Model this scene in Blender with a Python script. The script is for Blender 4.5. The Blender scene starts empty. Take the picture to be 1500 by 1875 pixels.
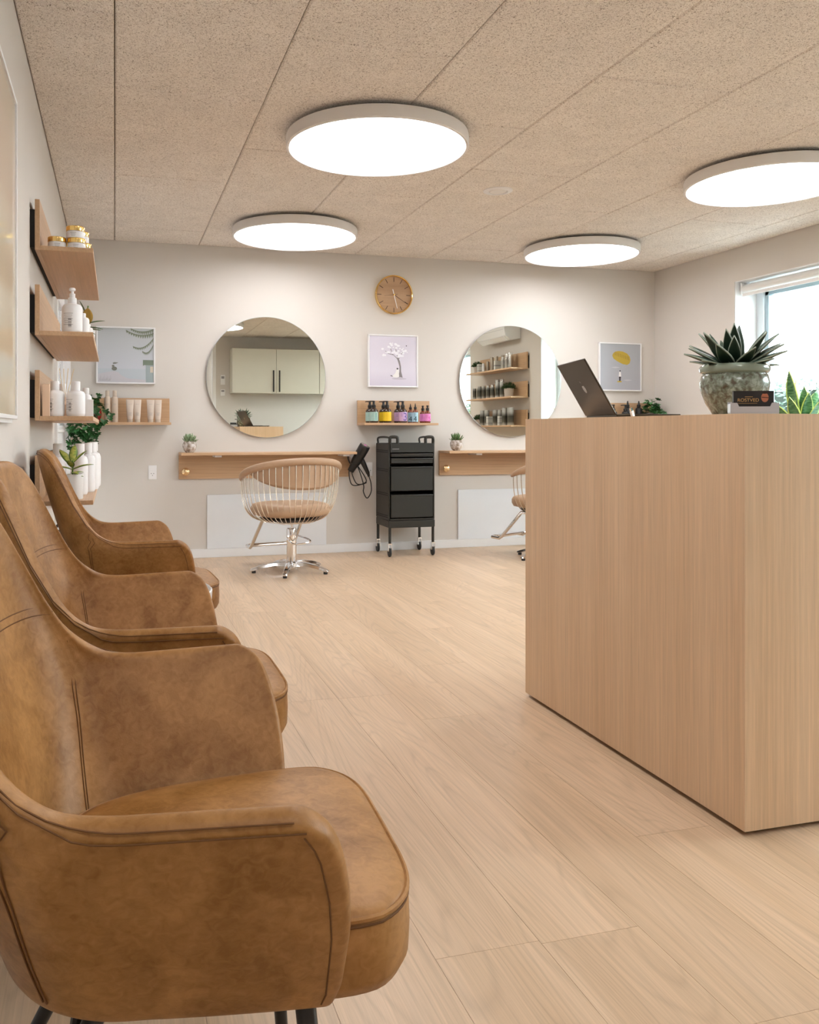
import bpy, bmesh, math, random
from mathutils import Vector, Matrix, Euler
R = math.radians
rnd = random.Random(7)
sc = bpy.context.scene
COL = sc.collection

# ---------------------------------------------------------------- camera, world, exposure
cam = bpy.data.cameras.new('camera'); camo = bpy.data.objects.new('camera', cam); COL.objects.link(camo)
camo.location = (0, 0, 0.972); camo.rotation_euler = (R(90), 0, R(-15.793))
cam.sensor_fit = 'HORIZONTAL'; cam.sensor_width = 36.0
cam.lens = 1555.63 / 1500 * 36.0
cam.shift_x = 100 / 1500; cam.shift_y = -150.5 / 1500
cam.clip_start = 0.02
sc.camera = camo
w = bpy.data.worlds.new('overcast_sky'); sc.world = w; w.use_nodes = True
bgn = w.node_tree.nodes['Background']; bgn.inputs[0].default_value = (0.88, 0.95, 1.0, 1); bgn.inputs[1].default_value = 17.5
sc.view_settings.view_transform = 'Standard'; sc.view_settings.look = 'None'
sc.view_settings.gamma = 1; sc.view_settings.use_curve_mapping = False
sc.view_settings.exposure = 0.50
LAMP = 6.8

# room: camera at x=0,y=0; +y into the room, z=0 floor
XL, XR, YB, ZC = -0.319, 4.611, 6.529, 2.372
YR, XO = 0.2, 1.46          # rear wall behind the desk, and where the passage with the camera begins
YE = -2.2                   # end of the passage

# ---------------------------------------------------------------- materials
MATS = {}
def newmat(n):
    m = bpy.data.materials.new(n); m.use_nodes = True; MATS[n] = m
    return m, m.node_tree.nodes, m.node_tree.links, m.node_tree.nodes['Principled BSDF']
def plain(n, c, rough=.5, metal=0., spec=.5, coat=0., noise=0., scale=8., bump=0., trans=0., ior=1.45):
    m, N, L, b = newmat(n)
    b.inputs['Roughness'].default_value = rough; b.inputs['Metallic'].default_value = metal
    b.inputs['Specular IOR Level'].default_value = spec; b.inputs['Coat Weight'].default_value = coat
    b.inputs['Transmission Weight'].default_value = trans; b.inputs['IOR'].default_value = ior
    tc = N.new('ShaderNodeTexCoord'); nz = N.new('ShaderNodeTexNoise'); nz.inputs['Scale'].default_value = scale; nz.inputs['Detail'].default_value = 3
    L.new(tc.outputs['Object'], nz.inputs['Vector'])
    mx = N.new('ShaderNodeMix'); mx.data_type = 'RGBA'
    k = noise if noise else .02
    mx.inputs['A'].default_value = (*[max(0, v * (1 - k)) for v in c], 1); mx.inputs['B'].default_value = (*[min(1, v * (1 + k)) for v in c], 1)
    L.new(nz.outputs['Fac'], mx.inputs['Factor']); L.new(mx.outputs['Result'], b.inputs['Base Color'])
    if bump:
        bp = N.new('ShaderNodeBump'); bp.inputs['Strength'].default_value = bump; bp.inputs['Distance'].default_value = .002
        L.new(nz.outputs['Fac'], bp.inputs['Height']); L.new(bp.outputs['Normal'], b.inputs['Normal'])
    return m
def wood(n, ca, cb, axis='Z', rough=.42, scale=1., ring=0., perobj=0., con=.12):
    """veneer: fine streaks stretched along an axis"""
    m, N, L, b = newmat(n)
    b.inputs['Roughness'].default_value = rough; b.inputs['Specular IOR Level'].default_value = .35
    tc = N.new('ShaderNodeTexCoord'); src = tc.outputs['Object']
    if perobj:
        oi = N.new('ShaderNodeObjectInfo'); ml = N.new('ShaderNodeVectorMath'); ml.operation = 'SCALE'
        cb3 = N.new('ShaderNodeCombineXYZ')
        for i in range(3): L.new(oi.outputs['Random'], cb3.inputs[i])
        L.new(cb3.outputs[0], ml.inputs[0]); ml.inputs['Scale'].default_value = 37.0
        ad = N.new('ShaderNodeVectorMath'); ad.operation = 'ADD'; L.new(src, ad.inputs[0]); L.new(ml.outputs[0], ad.inputs[1]); src = ad.outputs[0]
    def streak(across, along, det, dist=0.):
        mp = N.new('ShaderNodeMapping'); s = [across] * 3; s['XYZ'.index(axis)] = along
        mp.inputs['Scale'].default_value = s; L.new(src, mp.inputs['Vector'])
        nz = N.new('ShaderNodeTexNoise'); nz.inputs['Scale'].default_value = scale; nz.inputs['Detail'].default_value = det
        nz.inputs['Distortion'].default_value = dist
        L.new(mp.outputs[0], nz.inputs['Vector']); return nz.outputs['Fac']
    f1 = streak(9, .35, 3, .4); f2 = streak(120, 2.2, 4); f3 = streak(380, 9, 2)
    mx = N.new('ShaderNodeMix'); mx.data_type = 'RGBA'; mx.inputs['A'].default_value = (*ca, 1); mx.inputs['B'].default_value = (*cb, 1)
    rp = N.new('ShaderNodeMapRange'); rp.inputs['From Min'].default_value = .3; rp.inputs['From Max'].default_value = .7; L.new(f1, rp.inputs[0]); L.new(rp.outputs[0], mx.inputs['Factor'])
    cur = mx.outputs['Result']
    def darken(fac, lo, hi, amt, cur):
        r = N.new('ShaderNodeMapRange'); r.inputs['From Min'].default_value = lo; r.inputs['From Max'].default_value = hi
        r.inputs['To Min'].default_value = 1 - amt; r.inputs['To Max'].default_value = 1.0 + amt * .3; L.new(fac, r.inputs[0])
        v = N.new('ShaderNodeVectorMath'); v.operation = 'SCALE'; L.new(cur, v.inputs[0]); L.new(r.outputs[0], v.inputs['Scale']); return v.outputs[0]
    cur = darken(f2, .3, .7, con, cur); cur = darken(f3, .3, .7, con * .6, cur)
    if ring:
        mp = N.new('ShaderNodeMapping'); s = [5.5] * 3; s['XYZ'.index(axis)] = .55; mp.inputs['Scale'].default_value = s; L.new(src, mp.inputs['Vector'])
        nz = N.new('ShaderNodeTexNoise'); nz.inputs['Scale'].default_value = 1.0; nz.inputs['Detail'].default_value = 1.5; nz.inputs['Distortion'].default_value = .6; L.new(mp.outputs[0], nz.inputs['Vector'])
        mu = N.new('ShaderNodeMath'); mu.operation = 'MULTIPLY'; mu.inputs[1].default_value = 26; L.new(nz.outputs['Fac'], mu.inputs[0])
        fr = N.new('ShaderNodeMath'); fr.operation = 'PINGPONG'; fr.inputs[1].default_value = .5; L.new(mu.outputs[0], fr.inputs[0])
        cur = darken(fr.outputs[0], .0, .22, ring, cur)
    if perobj:
        r = N.new('ShaderNodeMapRange'); r.inputs['To Min'].default_value = 1 - perobj; r.inputs['To Max'].default_value = 1 + perobj; L.new(oi.outputs['Random'], r.inputs[0])
        v = N.new('ShaderNodeVectorMath'); v.operation = 'SCALE'; L.new(cur, v.inputs[0]); L.new(r.outputs[0], v.inputs['Scale']); cur = v.outputs[0]
    L.new(cur, b.inputs['Base Color'])
    bp = N.new('ShaderNodeBump'); bp.inputs['Strength'].default_value = .15; bp.inputs['Distance'].default_value = .0006
    L.new(f3, bp.inputs['Height']); L.new(bp.outputs['Normal'], b.inputs['Normal'])
    return m
def leather(n, ca, cb):
    m, N, L, b = newmat(n)
    b.inputs['Roughness'].default_value = .48; b.inputs['Specular IOR Level'].default_value = .42
    tc = N.new('ShaderNodeTexCoord'); oi = N.new('ShaderNodeObjectInfo')
    ad = N.new('ShaderNodeVectorMath'); ad.operation = 'ADD'; L.new(tc.outputs['Object'], ad.inputs[0]); L.new(oi.outputs['Location'], ad.inputs[1])
    def nz(s, d, dist=0.):
        x = N.new('ShaderNodeTexNoise'); x.inputs['Scale'].default_value = s; x.inputs['Detail'].default_value = d; x.inputs['Distortion'].default_value = dist
        L.new(ad.outputs[0], x.inputs['Vector']); return x.outputs['Fac']
    a = nz(11, 6, .5); g = nz(70, 5, 1.0); h = nz(420, 2)
    mth = N.new('ShaderNodeMath'); mth.operation = 'MULTIPLY_ADD'; L.new(g, mth.inputs[0]); mth.inputs[1].default_value = .45
    s2 = N.new('ShaderNodeMath'); s2.operation = 'MULTIPLY'; s2.inputs[1].default_value = .75; L.new(a, s2.inputs[0]); L.new(s2.outputs[0], mth.inputs[2])
    rp = N.new('ShaderNodeMapRange'); rp.inputs['From Min'].default_value = .42; rp.inputs['From Max'].default_value = .78; L.new(mth.outputs[0], rp.inputs[0])
    mx = N.new('ShaderNodeMix'); mx.data_type = 'RGBA'; mx.inputs['A'].default_value = (*ca, 1); mx.inputs['B'].default_value = (*cb, 1)
    L.new(rp.outputs[0], mx.inputs['Factor']); L.new(mx.outputs['Result'], b.inputs['Base Color'])
    bp = N.new('ShaderNodeBump'); bp.inputs['Strength'].default_value = .18; bp.inputs['Distance'].default_value = .001
    L.new(h, bp.inputs['Height']); L.new(bp.outputs['Normal'], b.inputs['Normal'])
    return m
def woodwool(n):
    m, N, L, b = newmat(n)
    b.inputs['Roughness'].default_value = .9; b.inputs['Specular IOR Level'].default_value = .1
    tc = N.new('ShaderNodeTexCoord'); oi = N.new('ShaderNodeObjectInfo')
    ad = N.new('ShaderNodeVectorMath'); ad.operation = 'ADD'; L.new(tc.outputs['Object'], ad.inputs[0]); L.new(oi.outputs['Location'], ad.inputs[1])
    def nz(s, d, dist):
        x = N.new('ShaderNodeTexNoise'); x.inputs['Scale'].default_value = s; x.inputs['Detail'].default_value = d; x.inputs['Distortion'].default_value = dist
        L.new(ad.outputs[0], x.inputs['Vector']); return x.outputs['Fac']
    a = nz(75, 2, 3.5); c = nz(150, 3, 1.5); e = nz(6, 3, 0)
    ad2 = N.new('ShaderNodeMath'); ad2.operation = 'ADD'; L.new(a, ad2.inputs[0]); L.new(c, ad2.inputs[1])
    cr = N.new('ShaderNodeValToRGB'); el = cr.color_ramp.elements
    el[0].position = .37; el[0].color = (.27, .215, .17, 1); el[1].position = .455; el[1].color = (.82, .745, .675, 1)
    x = el.new(.56); x.color = (.95, .895, .835, 1)
    hf = N.new('ShaderNodeMath'); hf.operation = 'MULTIPLY'; hf.inputs[1].default_value = .5; L.new(ad2.outputs[0], hf.inputs[0])
    L.new(hf.outputs[0], cr.inputs[0])
    r = N.new('ShaderNodeMapRange'); r.inputs['To Min'].default_value = .9; r.inputs['To Max'].default_value = 1.1; L.new(e, r.inputs[0])
    v = N.new('ShaderNodeVectorMath'); v.operation = 'SCALE'; L.new(cr.outputs[0], v.inputs[0]); L.new(r.outputs[0], v.inputs['Scale'])
    L.new(v.outputs[0], b.inputs['Base Color'])
    bp = N.new('ShaderNodeBump'); bp.inputs['Strength'].default_value = .7; bp.inputs['Distance'].default_value = .004
    L.new(ad2.outputs[0], bp.inputs['Height']); L.new(bp.outputs['Normal'], b.inputs['Normal'])
    return m
def ramp(n, stops, axis='Z', lo=0., hi=1., rough=.35, metal=0.):
    """print that runs from one colour to another along the thing itself"""
    m, N, L, b = newmat(n); b.inputs['Roughness'].default_value = rough; b.inputs['Metallic'].default_value = metal
    tc = N.new('ShaderNodeTexCoord'); sp = N.new('ShaderNodeSeparateXYZ'); L.new(tc.outputs['Object'], sp.inputs[0])
    mr = N.new('ShaderNodeMapRange'); mr.inputs['From Min'].default_value = lo; mr.inputs['From Max'].default_value = hi; L.new(sp.outputs['XYZ'.index(axis)], mr.inputs[0])
    cr = N.new('ShaderNodeValToRGB'); L.new(mr.outputs[0], cr.inputs[0]); el = cr.color_ramp.elements
    el[0].position, el[0].color = stops[0][0], (*stops[0][1], 1); el[1].position, el[1].color = stops[-1][0], (*stops[-1][1], 1)
    for p, c in stops[1:-1]: e = el.new(p); e.color = (*c, 1)
    L.new(cr.outputs[0], b.inputs['Base Color']); return m
def emit(n, c, s):
    m, N, L, b = newmat(n); b.inputs['Base Color'].default_value = (.9, .9, .9, 1)
    b.inputs['Emission Color'].default_value = (*c, 1); b.inputs['Emission Strength'].default_value = s; return m
def pane(n):
    m, N, L, b = newmat(n)
    tr = N.new('ShaderNodeBsdfTransparent'); gl = N.new('ShaderNodeBsdfGlossy'); gl.inputs['Roughness'].default_value = .0
    lw = N.new('ShaderNodeLayerWeight'); lw.inputs[0].default_value = .5; pw_ = N.new('ShaderNodeMath'); pw_.operation = 'POWER'; pw_.inputs[1].default_value = 4; L.new(lw.outputs['Facing'], pw_.inputs[0])
    fr = N.new('ShaderNodeMath'); fr.operation = 'MULTIPLY_ADD'; fr.inputs[1].default_value = .5; fr.inputs[2].default_value = .025; L.new(pw_.outputs[0], fr.inputs[0]); mx = N.new('ShaderNodeMixShader')
    tr.inputs[0].default_value = (.93, .97, .97, 1)
    L.new(fr.outputs[0], mx.inputs[0]); L.new(tr.outputs[0], mx.inputs[1]); L.new(gl.outputs[0], mx.inputs[2]); L.new(mx.outputs[0], N['Material Output'].inputs[0]); return m
def spots(n, ca, cb, cc, scale, rough=.2, coat=.5):
    m, N, L, b = newmat(n); b.inputs['Roughness'].default_value = rough; b.inputs['Coat Weight'].default_value = coat; b.inputs['Coat Roughness'].default_value = .08
    tc = N.new('ShaderNodeTexCoord'); nz = N.new('ShaderNodeTexNoise'); nz.inputs['Scale'].default_value = scale; nz.inputs['Detail'].default_value = 5; nz.inputs['Distortion'].default_value = .6
    L.new(tc.outputs['Object'], nz.inputs['Vector'])
    cr = N.new('ShaderNodeValToRGB'); el = cr.color_ramp.elements; el[0].position = .36; el[0].color = (*ca, 1); el[1].position = .66; el[1].color = (*cc, 1); e = el.new(.5); e.color = (*cb, 1)
    L.new(nz.outputs['Fac'], cr.inputs[0]); L.new(cr.outputs[0], b.inputs['Base Color'])
    bp = N.new('ShaderNodeBump'); bp.inputs['Strength'].default_value = .2; bp.inputs['Distance'].default_value = .002; L.new(nz.outputs['Fac'], bp.inputs['Height']); L.new(bp.outputs['Normal'], b.inputs['Normal']); return m
def leafmat(n, mid, edge, half, band=0., bandc=None):
    """leaf blade whose margin has another colour; half = half width in object x"""
    m, N, L, b = newmat(n); b.inputs['Roughness'].default_value = .4
    tc = N.new('ShaderNodeTexCoord'); sp = N.new('ShaderNodeSeparateXYZ'); L.new(tc.outputs['UV'], sp.inputs[0])
    ab = N.new('ShaderNodeMath'); ab.operation = 'SUBTRACT'; ab.inputs[1].default_value = .5; L.new(sp.outputs[0], ab.inputs[0])
    a2 = N.new('ShaderNodeMath'); a2.operation = 'ABSOLUTE'; L.new(ab.outputs[0], a2.inputs[0])
    mr = N.new('ShaderNodeMapRange'); mr.inputs['From Min'].default_value = half; mr.inputs['From Max'].default_value = half + .05; L.new(a2.outputs[0], mr.inputs[0])
    mx = N.new('ShaderNodeMix'); mx.data_type = 'RGBA'; mx.inputs['A'].default_value = (*mid, 1); mx.inputs['B'].default_value = (*edge, 1); L.new(mr.outputs[0], mx.inputs['Factor'])
    if band:
        wv = N.new('ShaderNodeTexNoise'); mp = N.new('ShaderNodeMapping'); mp.inputs['Scale'].default_value = (1.5, band, 1); L.new(tc.outputs['UV'], mp.inputs['Vector']); L.new(mp.outputs[0], wv.inputs['Vector'])
        wv.inputs['Scale'].default_value = 1.; wv.inputs['Detail'].default_value = 4
        m2 = N.new('ShaderNodeMix'); m2.data_type = 'RGBA'; m2.inputs['A'].default_value = (*mid, 1); m2.inputs['B'].default_value = (*bandc, 1)
        r2 = N.new('ShaderNodeMapRange'); r2.inputs['From Min'].default_value = .42; r2.inputs['From Max'].default_value = .58; L.new(wv.outputs['Fac'], r2.inputs[0]); L.new(r2.outputs[0], m2.inputs['Factor']); L.new(m2.outputs['Result'], mx.inputs['A'])
    L.new(mx.outputs['Result'], b.inputs['Base Color']); return m

WALLC = (.68, .64, .60)
plain('wall_paint', WALLC, .85, spec=.15, noise=.015, scale=3, bump=.05)
plain('white_paint', (.84, .84, .85), .4); plain('white_gloss', (.80, .83, .87), .12, coat=.3)
plain('white_plastic', (.86, .86, .87), .32, noise=.01); plain('lamp_white', (.80, .78, .77), .45)
emit('diffuser', (.985, .985, 1.0), LAMP)
woodwool('wood_wool'); plain('ceiling_slab', (.25, .19, .14), .9)
wood('oak_floor', (.59, .42, .275), (.68, .50, .345), 'Y', .36, ring=.09, perobj=.035)
plain('floor_base', (.30, .19, .11), .8)
wood('oak_vertical', (.755, .525, .335), (.84, .61, .41), 'Z', .42)
wood('oak_x', (.54, .34, .19), (.64, .42, .26), 'X', .42); wood('oak_y', (.54, .34, .19), (.64, .42, .26), 'Y', .42)
leather('cognac_leather', (.225, .092, .013), (.43, .213, .066)); plain('stitch', (.15, .062, .015), .7)
plain('black_metal', (.02, .019, .018), .38); plain('black_plastic', (.018, .017, .017), .3); plain('black_felt', (.015, .014, .013), .8)
plain('trolley_black', (.017, .016, .012), .42, noise=.1, scale=300, bump=.1)
plain('chrome', (.82, .82, .83), .09, metal=1); plain('wire_metal', (.62, .56, .49), .25, metal=1)
plain('taupe_vinyl', (.46, .30, .19), .45, noise=.06, scale=40)
plain('mirror', (.80, .81, .745), .0, metal=1); plain('mirror_edge', (.62, .68, .68), .15, metal=.6)
plain('gold', (.86, .60, .22), .16, metal=1); plain('brass_knob', (.80, .58, .33), .25, metal=.9)
wood('clock_wood', (.45, .28, .16), (.55, .36, .22), 'X', .5, scale=2); plain('clock_mark', (.06, .03, .02), .5)
pane('pane_glass'); plain('window_frame_white', (.72, .78, .82), .35); plain('alu_edge', (.42, .55, .62), .3)
plain('blind_fabric', (.80, .80, .78), .7)
plain('soil', (.05, .035, .025), .9, noise=.4, scale=200, bump=.5)
plain('amber_glass', (.06, .018, .006), .06, coat=.6); plain('red_amber', (.17, .035, .012), .06, coat=.6); plain('amber_dark', (.035, .018, .010), .05, coat=.6)
for n, c in (('label_teal', (.36, .52, .47)), ('label_yellow', (.85, .56, .02)), ('label_lilac', (.56, .38, .62)), ('label_blue', (.40, .62, .72)), ('label_pink', (.80, .28, .62)),
             ('ink_teal', (.17, .33, .31)), ('ink_violet', (.13, .10, .36)), ('ink_navy', (.01, .06, .09)), ('ink_magenta', (.55, .03, .30)), ('ink_yellow', (.62, .40, .02)), ('ink_grey', (.30, .29, .30)), ('ink_black', (.05, .05, .05)), ('ink_beige', (.42, .34, .28))):
    plain(n, c, .5)
plain('beige_bottle', (.56, .46, .37), .4, noise=.02); plain('beige_tube', (.66, .56, .48), .42, noise=.02); plain('peach_box', (.80, .58, .42), .5)
ramp('smoke_can', [(0, (.62, .61, .57)), (.25, (.12, .115, .09)), (.65, (.06, .058, .045)), (1, (.45, .44, .41))], 'Z', 0, .16, .3, .3)
ramp('silver_can', [(0, (.60, .58, .55)), (.5, (.30, .28, .25)), (1, (.62, .60, .57))], 'Z', 0, .2, .28, .5)
plain('silver', (.68, .67, .66), .2, metal=.8); plain('taupe_can', (.36, .31, .25), .35, metal=.3); plain('pale_box', (.58, .58, .54), .5)
plain('concrete_pot', (.50, .43, .38), .8, noise=.08, scale=60)
spots('mottled_glaze', (.085, .065, .042), (.17, .205, .155), (.36, .42, .36), 75)
plain('celadon_glaze', (.25, .30, .235), .08, coat=.8, noise=.1, scale=12)
spots('crackle_silver', (.28, .22, .17), (.52, .46, .42), (.72, .68, .66), 45, .25, .3)
plain('red_glaze', (.22, .008, .006), .12, coat=.5); plain('white_ceramic', (.80, .80, .80), .3, noise=.02)
leafmat('agave_leaf', (.020, .048, .028), (.33, .39, .31), .445); leafmat('snake_leaf', (.012, .085, .018), (.58, .68, .16), .40, 26, (.10, .22, .085))
plain('ivy_green', (.018, .085, .018), .35, noise=.5, scale=30); plain('ivy_light', (.06, .24, .07), .4, noise=.3, scale=30)
leafmat('croton_leaf', (.50, .52, .12), (.09, .17, .03), .34, 6, (.22, .34, .06)); plain('rubber_leaf', (.04, .13, .02), .3, noise=.5, scale=14); plain('rubber_leaf_back', (.42, .27, .06), .5, noise=.2, scale=20)
leafmat('succulent_leaf', (.16, .30, .12), (.07, .10, .03), .40); leafmat('succulent_pale', (.30, .42, .26), (.12, .16, .06), .42)
plain('grass_green', (.035, .075, .02), .6, noise=.5, scale=60); plain('stem_green', (.10, .22, .05), .5)
plain('hedge_leaf', (.022, .052, .030), .45, noise=.7, scale=9); plain('hedge_core', (.006, .014, .007), .9); plain('bounce_paving', (.55, .54, .52), .9, noise=.1, scale=4)
plain('laptop_grey', (.085, .072, .055), .3, metal=.85); plain('laptop_logo', (.45, .42, .38), .15, metal=.9); plain('key_black', (.012, .012, .012), .5)
ramp('screen_dark', [(0, (.01, .01, .012)), (1, (.02, .02, .022))], 'Z', 0, .2, .1)
plain('acrylic', (.74, .74, .78), .08, trans=.35, ior=1.3); plain('card_black', (.014, .011, .010), .45); plain('card_gold', (.58, .34, .12), .4); plain('skin_print', (.48, .17, .09), .6); plain('hair_print', (.03, .015, .01), .6)
plain('cabinet_front', (.62, .60, .52), .45); plain('worktop', (.40, .38, .36), .4)
ramp('poster_print', [(0, (.62, .53, .36)), (.28, (.74, .64, .48)), (.40, (.68, .60, .46)), (.52, (.80, .72, .58)), (.66, (.72, .58, .47)), (.85, (.70, .58, .48)), (1, (.58, .52, .42))], 'Z', 0, 1, .08)
plain('magazine_a', (.34, .22, .15), .25, noise=.4, scale=9); plain('magazine_b', (.55, .60, .66), .25, noise=.25, scale=7)
plain('reed', (.72, .55, .32), .7); plain('rubber_black', (.02, .02, .02), .6)
ramp('art_sky', [(0, (.60, .62, .68)), (.25, (.58, .61, .68)), (1, (.47, .50, .52))], 'Z', 1.32, 1.72, .16)
ramp('art_lilac', [(0, (.60, .55, .66)), (.3, (.70, .66, .76)), (1, (.64, .60, .70))], 'Z', 1.32, 1.73, .16)
ramp('art_grey', [(0, (.42, .43, .48)), (1, (.40, .42, .45))], 'Z', 1.32, 1.73, .16)
for n, c in (('art_dune', (.58, .57, .62)), ('art_sea', (.52, .58, .64)), ('art_green', (.20, .25, .20)), ('art_palm', (.20, .23, .17)), ('art_house', (.36, .43, .45)), ('art_cream', (.66, .60, .50)),
             ('art_duck', (.20, .21, .19)), ('art_trunk', (.24, .22, .23)), ('art_bloom', (.83, .82, .88)), ('art_shadow', (.52, .48, .57)), ('art_white', (.82, .80, .80)), ('art_dark', (.06, .05, .06)), ('art_mustard', (.50, .36, .05)), ('art_mustard_dark', (.28, .19, .03)), ('art_cloud', (.52, .53, .56))):
    plain(n, c, .2)

# ---------------------------------------------------------------- helpers
class MB:
    def __init__(s): s.v = []; s.f = []; s.uv = None
    def add(s, vs, fs):
        o = len(s.v); s.v += [tuple(p) for p in vs]; s.f += [tuple(i + o for i in q) for q in fs]; return s
    def box(s, a, b):
        x0, y0, z0 = a; x1, y1, z1 = b
        return s.add([(x0, y0, z0), (x1, y0, z0), (x1, y1, z0), (x0, y1, z0), (x0, y0, z1), (x1, y0, z1), (x1, y1, z1), (x0, y1, z1)],
                     [(0, 3, 2, 1), (4, 5, 6, 7), (0, 1, 5, 4), (1, 2, 6, 5), (2, 3, 7, 6), (3, 0, 4, 7)])
    def lathe(s, prof, seg=20, c=(0, 0, 0), M=None):
        vs = []; fs = []; n = len(prof)
        for i in range(seg):
            a = 2 * math.pi * i / seg
            for r, z in prof:
                p = Vector((r * math.cos(a), r * math.sin(a), z)); p = (M @ p) if M else p
                vs.append(p + Vector(c))
        for i in range(seg):
            j = (i + 1) % seg
            for k in range(n - 1):
                a, b_, c_, d = i * n + k, j * n + k, j * n + k + 1, i * n + k + 1
                fs.append((a, b_, c_, d))
        if prof[0][0] > 1e-6 and prof[-1][0] > 1e-6:      # a ring: close the section on itself
            for i in range(seg):
                j = (i + 1) % seg; fs.append((i * n + n - 1, j * n + n - 1, j * n, i * n))
        elif prof[0][0] > 1e-6: fs.append(tuple(i * n for i in reversed(range(seg))))
        elif prof[-1][0] > 1e-6: fs.append(tuple(i * n + n - 1 for i in range(seg)))
        return s.add(vs, fs)
    def tube(s, pts, r, seg=8, closed=False):
        pts = [Vector(p) for p in pts]; n = len(pts); vs = []; fs = []
        up = Vector((0, 0, 1)); prev = None
        for i, p in enumerate(pts):
            if closed: t = pts[(i + 1) % n] - pts[i - 1]
            else: t = pts[min(i + 1, n - 1)] - pts[max(i - 1, 0)]
            t.normalize()
            if prev is None:
                a = up if abs(t.dot(up)) < .95 else Vector((1, 0, 0)); u = (a - t * a.dot(t)).normalized()
            else: u = (prev - t * prev.dot(t)).normalized()
            prev = u; v = t.cross(u); rr = r[i] if isinstance(r, (list, tuple)) else r
            for k in range(seg):
                a = 2 * math.pi * k / seg; vs.append(p + (u * math.cos(a) + v * math.sin(a)) * rr)
        for i in range(n if closed else n - 1):
            j = (i + 1) % n
            for k in range(seg):
                l = (k + 1) % seg; fs.append((i * seg + k, i * seg + l, j * seg + l, j * seg + k))
        if not closed: fs.append(tuple(reversed(range(seg)))); fs.append(tuple((n - 1) * seg + k for k in range(seg)))
        return s.add(vs, fs)
    def prism(s, poly, a, b, axis='Y'):
        """2D polygon extruded from a to b along the axis (the two other axes in order)"""
        n = len(poly); vs = []
        for d in (a, b):
            for p, q in poly:
                vs.append({'Y': (p, d, q), 'X': (d, p, q), 'Z': (p, q, d)}[axis])
        fs = [tuple(range(n)), tuple(reversed(range(n, 2 * n)))] + [(i, i + n, (i + 1) % n + n, (i + 1) % n) for i in range(n)]
        return s.add(vs, fs)
    def mesh(s, name, mat, smooth=True, ang=35):
        me = bpy.data.meshes.new(name); me.from_pydata(s.v, [], s.f)
        bm = bmesh.new(); bm.from_mesh(me); bmesh.ops.recalc_face_normals(bm, faces=bm.faces); bm.to_mesh(me); bm.free()
        me.materials.append(MATS[mat])
        if smooth: me.polygons.foreach_set('use_smooth', [True] * len(me.polygons)); me.set_sharp_from_angle(angle=R(ang))
        return me
    def build(s, name, mat, parent=None, loc=(0, 0, 0), rot=(0, 0, 0), bev=0., smooth=True, ang=35):
        return link(name, s.mesh(name, mat, smooth, ang), parent, loc, rot, bev)
def link(name, me, parent=None, loc=(0, 0, 0), rot=(0, 0, 0), bev=0., scale=None):
    o = bpy.data.objects.new(name, me); COL.objects.link(o); o.parent = parent; o.location = loc; o.rotation_euler = rot
    if scale: o.scale = scale
    if bev:
        md = o.modifiers.new('bevel', 'BEVEL'); md.width = bev; md.segments = 2; md.limit_method = 'ANGLE'; md.angle_limit = R(40)
    return o
def tag(o, label, cat, group=None):
    o['label'] = label; o['category'] = cat
    if group: o['group'] = group
    return o
def thing(name, label, cat, loc=(0, 0, 0), rz=0., group=None):
    o = bpy.data.objects.new(name, None); COL.objects.link(o); o.empty_display_size = .05
    o.location = loc; o.rotation_euler = (0, 0, R(rz)); return tag(o, label, cat, group)
def struct(name, mb, mat, bev=0., loc=(0, 0, 0)):
    o = mb.build(name, mat, None, loc, bev=bev); o['kind'] = 'structure'; return o
def copy_tree(o, parent=None):
    c = o.copy(); COL.objects.link(c); c.parent = parent
    for ch in list(o.children): copy_tree(ch, c)
    return c
def circ(r, n, c=(0, 0), ry=None, a0=0, a1=360):
    ry = r if ry is None else ry
    return [(c[0] + r * math.cos(R(a0 + (a1 - a0) * i / (n if a1 - a0 == 360 else n - 1))), c[1] + ry * math.sin(R(a0 + (a1 - a0) * i / (n if a1 - a0 == 360 else n - 1)))) for i in range(n)]
def lerp(tab, z):
    if z <= tab[0][0]: return tab[0][1]
    for (a, x), (b, y) in zip(tab, tab[1:]):
        if z <= b: k = (z - a) / (b - a); return x + (y - x) * k
    return tab[-1][1]
def bez(p0, p1, p2, p3, n=10):
    p0, p1, p2, p3 = map(Vector, (p0, p1, p2, p3)); out = []
    for i in range(n + 1):
        t = i / n; out.append(p0 * (1 - t) ** 3 + p1 * 3 * t * (1 - t) ** 2 + p2 * 3 * t * t * (1 - t) + p3 * t ** 3)
    return out
def smoothpath(pts, k=6):
    """Catmull-Rom through the points"""
    P = [Vector(p) for p in pts]; P = [P[0] * 2 - P[1]] + P + [P[-1] * 2 - P[-2]]; out = []
    for i in range(1, len(P) - 2):
        for j in range(k):
            t = j / k; a, b, c, d = P[i - 1:i + 3]
            out.append(.5 * ((2 * b) + (c - a) * t + (2 * a - 5 * b + 4 * c - d) * t * t + (3 * b - a - 3 * c + d) * t ** 3))
    return out + [P[-2]]
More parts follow.
